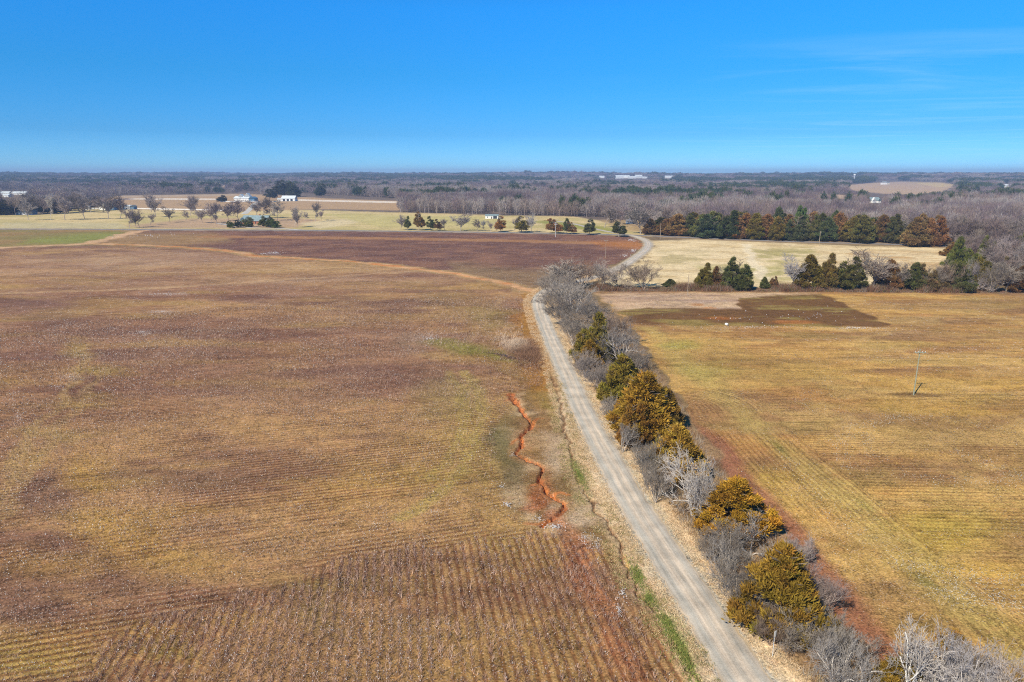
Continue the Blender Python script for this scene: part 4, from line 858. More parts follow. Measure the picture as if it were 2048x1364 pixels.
# right-hand pines at the wood edge
for bx, by, ty, w, l in [(1915, 540, 470, 40, 'green pine at the wood edge where the pale pasture narrows'), (1898, 512, 482, 30, 'small rusty cedar at the tip of the pale pasture'), (1975, 530, 468, 34, 'green pine showing over grey trees near the right edge'), (2035, 520, 462, 34, 'dark green pine at the right edge beside two white stems'), (1990, 505, 478, 26, 'small bright green pine top in the right hand wood'), (1945, 560, 505, 30, 'low olive pine among grey bushes near the right edge')]:
    put_cedar(bx, by, ty, w, vary((0.13, 0.14, 0.03), .1) if 'rusty' not in l else RUST, l, 'cedar', name='pine_tree', cat='pine tree', group='pines at the right hand wood edge')

# ------------------------------------------------------------------ the woods
FOREST = [(548, 418), (640, 421), (760, 424), (900, 427.5), (1040, 431), (1200, 435), (1240, 440), (1300, 452), (1320, 462), (1500, 466), (1700, 472), (1800, 476), (1890, 492), (1912, 508), (1948, 528), (1975, 556), (2010, 570), (2060, 578), (2300, 582), (3600, 600), (3600, 345), (-1600, 345), (-1600, 424), (-100, 424), (0, 420), (60, 418), (150, 405), (200, 396), (232, 390.5), (480, 386.5), (545, 388), (560, 390.5), (800, 401), (800, 412), (700, 408), (560, 404)]
CLEAR = [[(1690, 371), (1740, 366), (1760, 360), (1800, 362), (1880, 364), (1915, 369), (1885, 384), (1830, 389), (1760, 387), (1700, 378)], [(1280, 387), (1392, 386.5), (1392, 390), (1280, 390)], [(1560, 390), (1715, 390), (1722, 398), (1560, 394)],
         [(1732, 392), (1768, 392), (1768, 408), (1732, 408)], [(1702, 347), (1714, 347), (1714, 361), (1702, 361)], [(1226, 353.5), (1298, 353.5), (1298, 359), (1226, 359)], [(1325, 353.5), (1348, 353.5), (1348, 358), (1325, 358)],
         [(548, 386), (600, 386), (800, 398), (800, 407), (548, 404)], [(465, 383), (520, 383), (520, 405), (465, 405)], [(-5, 382), (62, 382), (62, 395), (-5, 395)], [(292, 374), (340, 374), (340, 376.5), (292, 376.5)], [(440, 371), (456, 371), (456, 375.5), (440, 375.5)],
         [(25, 414), (76, 414), (76, 431), (25, 431)], [(170, 408), (272, 408), (272, 424), (170, 424)], [(968, 424), (998, 424), (998, 440), (968, 440)], [(1248, 434), (1280, 434), (1280, 450), (1248, 450)], [(1085, 433), (1102, 433), (1102, 441), (1085, 441)],
         [(2000, 369), (2022, 369), (2022, 375), (2000, 375)], [(1795, 407), (1835, 408), (1835, 413), (1795, 412)], [(1195, 354), (1215, 354), (1215, 357), (1195, 357)], [(545, 399), (800, 403), (800, 416), (545, 412)]]
pts = []
D = 330.0
while D < 8800:
    s = max(7.6, 0.0072 * D); n = int(math.radians(92) * D / s)
    th = (np.arange(n) + rng.random(n)) / n * math.radians(92) - math.radians(46); dd = D + rng.random(n) * s
    pts.append(np.stack([dd * np.sin(th), dd * np.cos(th), np.full(n, s)], 1)); D += s
pts = np.vstack(pts); x, y, s = pts.T; z = hz(x, y)
hgt = 10 + 11 * fbm(x / 110, y / 110, 301, 3) + rng.normal(0, 2.2, len(x)); near_ = np.hypot(x, y) < 520; hgt = np.where(near_, hgt * 0.72, hgt) * (1 + 0.35 * sstep(np.hypot(x, y), 2500, 5000) * (fbm(x / 220, y / 300, 305, 3) - .30) * 3.2)
qx, qy = proj(x, y, z); _, ty = proj(x, y, z + hgt); ok = inpoly(qx, qy, FOREST)
for c in CLEAR:
    for f in (0.0, 0.35, 0.7, 1.0): ok &= ~inpoly(qx, qy * (1 - f) + ty * f, c)
gapn = fbm(x / 90, y / 90, 311, 3); ok &= (gapn > 0.24) & ((fbm(x / 210, y / 320, 312, 3) < 0.66) | (np.hypot(x, y) < 1200))
# keep clear of the cedar grove and the roads
dh, _ = segdist(x, y, hwy_w); ok &= dh > 16
x, y, s, z, hgt, qx, qy = [a[ok] for a in (x, y, s, z, hgt, qx, qy)]
Df = np.hypot(x, y)
pine = ((fbm(x / 160 + 5, y / 200, 321, 4) > 0.63) & (Df > 1100)) | ((fbm(x / 40, y / 40, 331, 2) > 0.78) & (Df > 700))
pine |= (Df > 3000) & (fbm(x / 420 + 9, y / 800, 341, 4) > 0.555)
invis = (qx < -60) | (qx > 2110)
order = np.argsort(Df + invis * 1e6)
NI = 170
ind = np.zeros(len(x), bool); bare_ix = [i for i in order if not pine[i]][:NI]; ind[bare_ix] = True
for i in bare_ix:
    X = qx[i]; lab = ('bare grey tree in the wood edge behind the wide pasture' if X < 1040 else 'bare grey tree in the wood behind the farm lane and junction' if X < 1310 else 'bare grey tree in the wood rising behind the cedar grove' if X < 1880 else 'bare grey tree in the right hand wood above the cross hedgerow')
    c = vary(random.choice([(0.24, 0.185, 0.175), (0.28, 0.235, 0.21), (0.27, 0.215, 0.20), (0.21, 0.165, 0.155), (0.38, 0.33, 0.30)]), .1)
    w = hgt[i] * random.uniform(0.55, 0.8); kd = random.choice(['wood', 'wood', 'open'])
    tree('bare_tree', BARE[kd][random.randrange(len(BARE[kd]))], (x[i], y[i], z[i]), w, hgt[i], c, lab, 'tree', lab.replace('bare grey tree', 'bare grey trees'), whole=qy[i] < 470, tcol=c)
# the rest: one far-off wood
def low_bare(i, base, hue):
    rg = np.random.default_rng(900 + i); k = 420
    q = rg.normal(0, 1, (k, 3)); q /= np.linalg.norm(q, axis=1, keepdims=True); r = rg.uniform(0.35, 1.0, (k, 1)) ** 0.6
    p = q * r * np.array([0.5, 0.5, 0.40]) + np.array([0, 0, 0.6]); p[:, 2] += 0.06 * np.sin(p[:, 0] * 9 + i) + rg.normal(0, .03, k)
    d = q * 0.7 + np.array([0, 0, 0.8]) + rg.normal(0, 0.25, (k, 3)); d /= np.linalg.norm(d, axis=1, keepdims=True)
    sd_ = np.cross(d, rg.normal(0, 1, (k, 3))); sd_ /= np.linalg.norm(sd_, axis=1, keepdims=True); L = rg.uniform(0.08, 0.18, (k, 1)); Wd = rg.uniform(0.007, 0.013, (k, 1))
    V = np.stack([p - sd_ * Wd, p + sd_ * Wd, p + d * L], 1).reshape(-1, 3); F = np.arange(3 * k).reshape(-1, 3)
    C = (np.array(base)[None] * rg.normal(1, 0.16, (k, 1)) * (1 + rg.normal(0, .04, (k, 3)))).repeat(3, 0)
    seg = [(0, 0, -0.02, rg.normal(0, .02), rg.normal(0, .02), 0.45, 0.016, 0.010)]
    for b in range(7):
        a = rg.uniform(0, 6.28); z0 = rg.uniform(0.2, 0.5); seg.append((0, 0, z0, .3 * math.cos(a), .3 * math.sin(a), rg.uniform(.6, .95), 0.009, 0.004))
    tv, tf = prisms(np.array(seg), 3); tcol = np.tile(np.array(base) * hue, (len(tv), 1))
    return join_meshes('wood_tree', [(V, F, C), (tv, tf, tcol)], [M_cv])
def low_pine(i, base):
    rg = np.random.default_rng(950 + i); k = 420
    q = rg.normal(0, 1, (k, 3)); q /= np.linalg.norm(q, axis=1, keepdims=True); p = q * rg.uniform(0.5, 1, (k, 1)) * np.array([0.42, 0.42, 0.36]) + np.array([0, 0, 0.62])
    V, F, m = sprays(rg, p, q + np.array([0, 0, .5]), 0.13, 0.035, 1); C = (np.array(base)[None] * rg.normal(1, 0.25, (m, 1))).repeat(4, 0)
    seg = [(0, 0, -0.02, 0, 0, 0.6, 0.016, 0.010)]; tv, tf = prisms(np.array(seg), 3)
    return join_meshes('wood_pine', [(V, F, np.clip(C, .005, 1)), (tv, tf, np.tile([0.15, 0.11, 0.08], (len(tv), 1)))], [M_cv])
LOW = [low_bare(2, (0.135, 0.105, 0.11), 1.2), low_bare(0, (0.19, 0.15, 0.155), 1.3), low_bare(4, (0.23, 0.165, 0.17), 1.3), low_bare(3, (0.25, 0.19, 0.16), 1.8), low_bare(1, (0.28, 0.235, 0.22), 1.5), low_bare(5, (0.34, 0.29, 0.265), 1.5),
       low_pine(0, (0.05, 0.075, 0.04)), low_pine(1, (0.065, 0.08, 0.03))]
rest = ~ind
X, Y, Z, S, Hh = x[rest], y[rest], z[rest], s[rest], hgt[rest]; pn = pine[rest]; n = len(X)
print('woodland instances', n, 'pines', pn.sum(), 'objects', NI)
grp = 0.55 * fbm(X / 150, Y / 200, 351, 3) + 0.45 * fbm(X / 35, Y / 35, 352, 2) + rng.normal(0, .07, n)
idx = np.where(pn, 6 + rng.integers(0, 2, n), np.clip(np.floor((grp - 0.33) / 0.34 * 6), 0, 5)).astype(int)
me = bpy.data.meshes.new('woodland'); me.vertices.add(n); me.vertices.foreach_set('co', np.stack([X, Y, Z], 1).astype(np.float32).ravel()); me.update()
for nm, ty_, arr in (('pick', 'INT', idx), ('rot', 'FLOAT', rng.random(n) * 6.28)):
    a = me.attributes.new(nm, ty_, 'POINT'); a.data.foreach_set('value', arr.astype(np.int32 if ty_ == 'INT' else np.float32))
a = me.attributes.new('scl', 'FLOAT_VECTOR', 'POINT'); wv = S * rng.uniform(1.0, 1.45, n); hh = Hh * np.where(pn, 1.12, 1.0)
a.data.foreach_set('vector', np.stack([wv, wv, hh], 1).astype(np.float32).ravel())
wood = link('woodland', me); tag(wood, 'grey purple bare woodland with dark pines stretching to the horizon', 'woodland', kind='stuff')
ng = bpy.data.node_groups.new('woodland', 'GeometryNodeTree'); ng.interface.new_socket('Geometry', in_out='INPUT', socket_type='NodeSocketGeometry'); ng.interface.new_socket('Geometry', in_out='OUTPUT', socket_type='NodeSocketGeometry')
gi = ng.nodes.new('NodeGroupInput'); go = ng.nodes.new('NodeGroupOutput'); gt = ng.nodes.new('GeometryNodeGeometryToInstance'); ip = ng.nodes.new('GeometryNodeInstanceOnPoints')
srcs = []
for i, m_ in enumerate(LOW):
    o = bpy.data.objects.new('wood_source', m_); oi = ng.nodes.new('GeometryNodeObjectInfo'); oi.inputs[0].default_value = o; oi.inputs['As Instance'].default_value = True
    srcs.append(oi)
for oi in reversed(srcs): ng.links.new(oi.outputs['Geometry'], gt.inputs[0])
def named(nm, typ):
    a = ng.nodes.new('GeometryNodeInputNamedAttribute'); a.data_type = typ; a.inputs[0].default_value = nm; return a.outputs[0]
ng.links.new(gi.outputs[0], ip.inputs['Points']); ng.links.new(gt.outputs[0], ip.inputs['Instance']); ip.inputs['Pick Instance'].default_value = True
ng.links.new(named('pick', 'INT'), ip.inputs['Instance Index']); ng.links.new(named('scl', 'FLOAT_VECTOR'), ip.inputs['Scale'])
cx = ng.nodes.new('ShaderNodeCombineXYZ'); ng.links.new(named('rot', 'FLOAT'), cx.inputs[2]); e2r = ng.nodes.new('FunctionNodeEulerToRotation'); ng.links.new(cx.outputs[0], e2r.inputs[0]); ng.links.new(e2r.outputs[0], ip.inputs['Rotation'])
ng.links.new(ip.outputs[0], go.inputs[0]); md = wood.modifiers.new('woodland', 'NODES'); md.node_group = ng

# ------------------------------------------------------------------ cotton plants, lint, grass, brush (uncountable)
def tri_plants(xy, zb, h, w, n, lean, cols, rg):
    """n narrow upright triangles per point"""
    m = len(xy) * n; b = np.repeat(np.column_stack([xy, zb]), n, 0); b[:, :2] += rg.normal(0, 1, (m, 2)) * np.repeat(w[1], n)[:, None] if isinstance(w, tuple) else 0
    ww = w[0] if isinstance(w, tuple) else w
    hh = np.repeat(h, n) * rg.uniform(0.6, 1.1, m); a = rg.uniform(0, 6.28, m); dx = np.cos(a) * ww / 2; dy = np.sin(a) * ww / 2
    t = b + np.column_stack([rg.normal(0, lean, m) * hh, rg.normal(0, lean, m) * hh, hh])
    V = np.stack([b - np.column_stack([dx, dy, dx * 0]), b + np.column_stack([dx, dy, dx * 0]), t], 1).reshape(-1, 3)
    C = np.repeat(cols, n, 0) * rg.normal(1, 0.15, (m, 1)); C = np.clip(C, 0.01, 0.9).repeat(3, 0)
    return V, np.arange(3 * m).reshape(-1, 3), C
def tetra(c, r, cols, rg):
    m = len(c); q = rg.normal(0, 1, (m, 4, 3)); base = np.array([[1, 1, 1], [-1, -1, 1], [-1, 1, -1], [1, -1, -1]]) / 1.732
    V = c[:, None] + (base[None] * rg.uniform(.8, 1.1, (m, 4, 1)) + q * 0.15) * np.asarray(r).reshape(-1, 1, 1); F = np.array([(0, 1, 2), (0, 3, 1), (0, 2, 3), (1, 3, 2)])
    return V.reshape(-1, 3), (F[None] + (np.arange(m) * 4)[:, None, None]).reshape(-1, 3), np.repeat(cols, 4, 0)
def rows_points(ang, wob, box, step, spacing=0.97):
    sR = np.arange(box[0], box[1], step); tR = np.arange(math.ceil(box[2] / spacing), box[3] / spacing) * spacing
    S_, T_ = np.meshgrid(sR, tR); S_ = S_.ravel() + rng.uniform(-.5, .5, S_.size) * step; T_ = T_.ravel(); T0 = T_ - wob(S_) + rng.normal(0, 0.10, S_.size)
    return np.column_stack([S_ * math.cos(ang) - T0 * math.sin(ang), S_ * math.sin(ang) + T0 * math.cos(ang)])
def along(line, off, spreadv, n, smax=None):
    pts = np.array(line); seg = np.hypot(*np.diff(pts, axis=0).T); L = np.concatenate([[0], np.cumsum(seg)]); hi = smax or L[-1]
    s = rng.uniform(0, hi, n); X = np.interp(s, L, pts[:, 0]); Y = np.interp(s, L, pts[:, 1]); X2 = np.interp(s + 1, L, pts[:, 0]); Y2 = np.interp(s + 1, L, pts[:, 1])
    tx, ty = X2 - X, Y2 - Y; l = np.hypot(tx, ty) + 1e-9; o = off + rng.uniform(-1, 1, n) * spreadv
    return np.column_stack([X + ty / l * o, Y - tx / l * o]), s
rd_line = road_w
def field_filter(p, zone):
    qx, qy = proj(p[:, 0], p[:, 1], np.zeros(len(p))); ok = (p[:, 1] > 20) & (qx > -60) & (qx < 2110) & (qy < 1430)
    inL = inpoly(qx, qy, LEFTF); inA = in_a(p[:, 0], p[:, 1]); inR = inpoly(qx, qy, RIGHTF)
    if zone == 'A': ok &= inL & inA
    elif zone == 'B': ok &= inL & ~inA
    else: ok &= inR
    ok[ok] &= segdist(p[ok, 0], p[ok, 1], rd_line)[0] > 6.0
    ok[ok] &= segdist(p[ok, 0], p[ok, 1], GULLY)[0] > 2.0
    ok[ok] &= segdist(p[ok, 0], p[ok, 1], DITCH)[0] > 2.5
    ok &= ~inpoly(qx, qy, [(985, 870), (1040, 780), (1090, 770), (1130, 860), (1180, 980), (1260, 1110), (1150, 1075), (1090, 1060), (1010, 1020), (1000, 950)])
    return ok, qx, qy
V_, F_, C_ = [], [], []
def acc(v, f, c, st=[0]):
    V_.append(v); F_.append(f + sum(len(a) for a in V_[:-1])); C_.append(c)
for zone, ang, wob in (('A', ADIR, lambda s: 0.8 * np.sin(s / 33)), ('B', BDIR, lambda s: 2.5 * np.sin(s / 45 + 0.4))):
    for (r0, r1, step, hsc) in ((30, 95, 0.24, 1.0), (95, 160, 0.4, 1.15), (160, 250, 0.8, 1.45)):
        p = rows_points(ang, wob, (-260, 260, -260, 260), step); d = np.hypot(p[:, 0], p[:, 1]); p = p[(d >= r0) & (d < r1)]
        ok, qx, qy = field_filter(p, zone); p = p[ok]
        dn = fbm(p[:, 0] / 16, p[:, 1] / 10, 401, 3); keep = rng.random(len(p)) < 0.35 + 1.2 * sstep(dn, 0.35, 0.65); p = p[keep]; dn = dn[keep]
        if not len(p): continue
        h = rng.uniform(0.4, 0.7, len(p)) * hsc * (0.75 + 0.45 * (zone == 'A')); cols = np.array([0.37, 0.23, 0.17] if zone == 'A' else [0.31, 0.185, 0.13])[None] * (1 + rng.normal(0, .15, (len(p), 1))) + (rng.random((len(p), 1)) < .3) * np.array([[0.20, 0.16, 0.12]]) - (rng.random((len(p), 1)) < .3) * np.array([[0.13, 0.08, 0.05]])
        acc(*tri_plants(p, np.zeros(len(p)), h, (0.042 * hsc, np.full(len(p), 0.16)), 8 if zone == 'A' else 5, 0.5, cols, rng))
        fd = fbm(p[:, 0] / 12, p[:, 1] / 7, 411, 3); bl = rng.random(len(p)) < (0.38 + 0.6 * sstep(fd, 0.42, 0.66)) * (1.15 if zone == 'A' else 0.8) ; q = p[bl]; m = len(q)
        c3 = np.column_stack([q + rng.normal(0, .12, (m, 2)), rng.uniform(0.15, 0.5, m) * hsc]); acc(*tetra(c3, rng.uniform(0.03, 0.078, m) * hsc, np.tile([0.80, 0.75, 0.68], (m, 1)) * rng.uniform(.8, 1.05, (m, 1)), rng))
# dense white clumps
for cx, cy, rx, ry, k, sz in [(1110, 1056, 24, 6, 150, .08), (1170, 1078, 12, 16, 90, .07), (1192, 1092, 12, 22, 90, .07), (1015, 1012, 9, 5, 60, .09), (1078, 1040, 10, 5, 40, .08), (1000, 975, 12, 5, 30, .08), (1245, 1190, 8, 14, 60, .08), (1238, 1225, 10, 14, 60, .08),
                              (600, 1015, 30, 12, 50, .055), (750, 1050, 24, 16, 50, .055), (870, 1025, 60, 18, 110, .055), (140, 755, 40, 14, 200, .06), (115, 775, 40, 12, 160, .06), (36, 835, 18, 24, 120, .06), (550, 506, 14, 2.5, 60, .2), (530, 508, 10, 1.5, 30, .2), (1262, 480, 10, 3, 60, .28), (1266, 501, 9, 3, 70, .26), (1250, 512, 8, 3, 40, .26),
                              (285, 665, 34, 6, 200, .08), (340, 588, 70, 4, 200, .1), (325, 624, 40, 5, 160, .09), (1026, 912, 6, 4, 20, .08), (1500, 655, 80, 2, 60, .16), (1710, 657, 60, 2, 100, .16), (1480, 638, 160, 8, 40, .2), (1640, 630, 60, 14, 30, .2), (860, 678, 20, 8, 90, .12), (300, 472, 60, 5, 30, .4)]:
    a = rng.uniform(0, 6.28, k); r = np.abs(rng.normal(0, .75, k)); sz *= .8; pp = np.array([P(cx + rx * rr * math.cos(aa), cy + ry * rr * math.sin(aa)) for rr, aa in zip(r, a)])
    pp = pp[np.hypot(pp[:, 0], pp[:, 1]) < 700]; k = len(pp); pp[:, 2] += rng.uniform(0.05, 0.4, k); acc(*tetra(pp, rng.uniform(.7, 1.4, k) * sz, np.tile([0.8, 0.76, 0.72], (k, 1)), rng))
tag(link('cotton_plants', mesh_np('cotton_plants', np.vstack(V_), np.vstack(F_), col=np.vstack(C_), mats=[M_cv])), 'picked cotton stalks in rows flecked with white lint across the left field', 'cotton plants', kind='stuff')
V_.clear(); F_.clear(); C_.clear()
# right field stubble and lint
for (r0, r1, step, hsc) in ((40, 110, 0.4, 1.0), (110, 190, 0.8, 1.2)):
    p = rows_points(R(-1.5), lambda s: 1.5 * np.sin(s / 60), (-20, 190, 30, 190), step); d = np.hypot(p[:, 0], p[:, 1]); p = p[(d >= r0) & (d < r1)]
    ok, qx, qy = field_filter(p, 'R'); p = p[ok]; dn = fbm(p[:, 0] / 20, p[:, 1] / 8, 421, 3); p = p[rng.random(len(p)) < 0.3 + sstep(dn, .4, .65)]
    cols = np.where(rng.random((len(p), 1)) < 0.45, np.array([[0.44, 0.29, 0.08]]), np.array([[0.22, 0.125, 0.075]]))
    acc(*tri_plants(p, np.zeros(len(p)), rng.uniform(.12, .28, len(p)) * hsc, (0.05 * hsc, np.full(len(p), 0.12)), 3, 0.8, cols, rng))
    fd = fbm(p[:, 0] / 16, p[:, 1] / 4, 431, 3); q = p[rng.random(len(p)) < 0.06 + 0.3 * sstep(fd, 0.52, 0.72)]; m = len(q)
    acc(*tetra(np.column_stack([q + rng.normal(0, .2, (m, 2)), rng.uniform(0.03, 0.15, m)]), rng.uniform(0.035, 0.085, m) * hsc, np.tile([0.78, 0.74, 0.66], (m, 1)), rng))
for ln, n_ in (([(1600, 700), (1650, 740), (1650, 780), (1700, 810)], 160), ([(1700, 940), (1680, 900), (1700, 860), (1790, 835), (1860, 850)], 420), ([(1755, 920), (1735, 880), (1750, 850), (1830, 828), (1960, 850), (2048, 870)], 420), ([(1630, 780), (1600, 810), (1680, 820)], 160), ([(1900, 900), (1980, 930), (2060, 960)], 240),
               ([(1560, 910), (1640, 1000), (1760, 1100), (1900, 1180)], 360), ([(1800, 955), (1900, 962), (2048, 964)], 260), ([(1790, 1130), (1900, 1150), (2048, 1160)], 420), ([(1860, 1190), (1960, 1195), (2048, 1210)], 420), ([(1500, 700), (1700, 720), (1900, 715)], 160)):
    p, _s = along(wline(ln, 4), 0, 1.6, n_); acc(*tetra(np.column_stack([p + rng.normal(0, .6, p.shape), rng.uniform(.03, .15, len(p))]), rng.uniform(.035, .095, len(p)), np.tile([0.76, 0.69, 0.56], (len(p), 1)), rng))
tag(link('field_stubble', mesh_np('field_stubble', np.vstack(V_), np.vstack(F_), col=np.vstack(C_), mats=[M_cv])), 'low yellow stubble and scattered lint on the right hand field', 'stubble', kind='stuff')
V_.clear(); F_.clear(); C_.clear()
# verge grass
for off, sp_, n in ((-3.9, 1.5, 26000), (4.1, 1.7, 26000)):
    p, s_ = along(road_w, off, sp_, n, 300); d = np.hypot(p[:, 0], p[:, 1]); k = rng.random(len(p)) < sstep(fbm(p[:, 0] / 2.5, p[:, 1] / 2.5, 441, 3), 0.3, 0.6) + .15; p = p[k]
    dr_ = segdist(p[:, 0], p[:, 1], road_w)[0]; p = p[dr_ > 2.15 + rng.random(len(p)) * .5]
    base = np.where(rng.random((len(p), 1)) < 0.7, [[0.72, 0.54, 0.34]], [[0.52, 0.34, 0.18]])
    p = p[(kk := segdist(p[:, 0], p[:, 1], DITCH)[0] > 0.8)]; base = base[kk]
    acc(*tri_plants(p, np.zeros(len(p)), rng.uniform(.08, .26, len(p)), (0.06, np.full(len(p), 0.15)), 4, 0.6, base, rng))
p, s_ = along(DITCH, 0, 2.2, 14000); base = np.where(rng.random((len(p), 1)) < 0.6, [[0.56, 0.41, 0.22]], [[0.2, 0.2, 0.06]]); k = (fbm(p[:, 0] / 2, p[:, 1] / 2, 451, 3) > .5) & (segdist(p[:, 0], p[:, 1], DITCH)[0] > .7); acc(*tri_plants(p[k], np.zeros(k.sum()), rng.uniform(.06, .22, k.sum()), (0.06, np.full(k.sum(), 0.15)), 4, 0.7, base[k], rng))
tag(link('dry_grass', mesh_np('dry_grass', np.vstack(V_), np.vstack(F_), col=np.vstack(C_), mats=[M_cv])), 'straw coloured dry grass tufts on both verges of the gravel road', 'grass', kind='stuff')
V_.clear(); F_.clear(); C_.clear()
# green grass tufts by the ditch
pp = []
for cx, cy, rx, ry, k in [(1158, 950, 12, 36, 450), (1275, 1148, 12, 26, 500), (1300, 1195, 22, 20, 350), (1370, 1300, 26, 74, 2000), (1335, 1245, 18, 36, 450)]:
    a = rng.uniform(0, 6.28, k); r = np.abs(rng.normal(0, .7, k)); pp += [P(cx + rx * rr * math.cos(aa) + (cyo := ry * rr * math.sin(aa)) * 0.45, cy + cyo)[:2] for rr, aa in zip(r, a)]
pp = np.array(pp); pp = pp[segdist(pp[:, 0], pp[:, 1], road_w)[0] > 4.2]
acc(*tri_plants(pp, np.zeros(len(pp)), rng.uniform(.1, .25, len(pp)), (0.06, np.full(len(pp), 0.15)), 4, 0.6, np.tile([0.15, 0.20, 0.045], (len(pp), 1)) * rng.uniform(.7, 1.5, (len(pp), 1)) + (rng.random((len(pp), 1)) < .35) * np.array([[.2, .1, .05]]), rng))
tag(link('green_grass', mesh_np('green_grass', np.vstack(V_), np.vstack(F_), col=np.vstack(C_), mats=[M_cv])), 'patches of fresh green grass along the ditch left of the gravel road', 'grass', kind='stuff')
V_.clear(); F_.clear(); C_.clear()
# hedge undergrowth
HPOLY = [(1098, 598), (1175, 592), (1235, 645), (1310, 740), (1375, 830), (1430, 935), (1530, 1045), (1620, 1165), (1700, 1290), (1950, 1460), (1600, 1460), (1530, 1330), (1480, 1240), (1345, 1045), (1232, 865), (1150, 705), (1110, 630)]
pp = np.array([P(rng.uniform(1090, 1960), rng.uniform(590, 1460))[:2] for _ in range(1)])
xs = rng.uniform(-5, 60, 90000); ys = rng.uniform(38, 260, 90000); a_, b_ = proj(xs, ys, np.zeros(90000)); k = inpoly(a_, b_, HPOLY); p = np.column_stack([xs[k], ys[k]])
k = segdist(p[:, 0], p[:, 1], road_w)[0] > 4.6; p = p[k]; dn = fbm(p[:, 0] / 2.5, p[:, 1] / 2.5, 461, 3); p = p[dn > .38]; dn = dn[dn > .38]
u = rng.random((len(p), 1)); base = np.where(u < .4, [[0.36, 0.21, 0.10]], np.where(u < .75, [[0.40, 0.36, 0.32]], [[0.5, 0.37, 0.2]]))
acc(*tri_plants(p, np.zeros(len(p)), rng.uniform(.4, 1.3, len(p)), (0.035, np.full(len(p), 0.25)), 7, 0.45, base, rng))
p, s_ = along(wline([(1185, 579), (1400, 579), (1700, 580.5), (2100, 584)]), 0, 4.0, 16000); u = rng.random((len(p), 1)); base = np.where(u < .65, [[0.22, 0.11, 0.065]], np.where(u < .85, [[0.30, 0.25, 0.2]], [[0.14, 0.15, 0.05]]))
acc(*tri_plants(p, np.zeros(len(p)), rng.uniform(.5, 2.0, len(p)) * (.15 + 1.6 * sstep(fbm(p[:, 0] / 9, p[:, 1] / 9, 471, 3), .35, .7)), (0.10, np.full(len(p), 0.5)), 7, 0.4, base, rng))
# brush heap by the swale
k = 2100; a = rng.uniform(0, 6.28, k); r = np.abs(rng.normal(0, .62, k)); pp = np.array([P(1048 + 34 * rr * math.cos(aa) + 18 * rr * math.sin(aa), 702 + 30 * rr * math.sin(aa))[:2] for rr, aa in zip(r, a)])
qx_, _q = proj(pp[:, 0], pp[:, 1], np.zeros(k)); pp = pp[segdist(pp[:, 0], pp[:, 1], road_w)[0] > 4.5]; qx_, _q = proj(pp[:, 0], pp[:, 1], np.zeros(len(pp)))
k = len(pp); hh_ = sstep(fbm(pp[:, 0] / 2.2, pp[:, 1] / 2.2, 481, 3), .3, .65); pale = (sstep(-qx_, -1066, -1030) * sstep(-_q, -712, -690))[:, None]; base = np.array([[0.27, 0.15, 0.09]]) * (1 - pale) + np.array([[0.62, 0.47, 0.34]]) * pale
acc(*tri_plants(pp, np.zeros(len(pp)), rng.uniform(.5, 1.2, len(pp)) * (.4 + 1.1 * hh_), (0.05, np.full(len(pp), 0.35)), 12, 0.8, base, rng))
tag(link('brush', mesh_np('brush', np.vstack(V_), np.vstack(F_), col=np.vstack(C_), mats=[M_cv])), 'tangled brown briars and weeds under the hedgerows and beside the swale', 'brush', kind='stuff')
V_.clear(); F_.clear(); C_.clear()

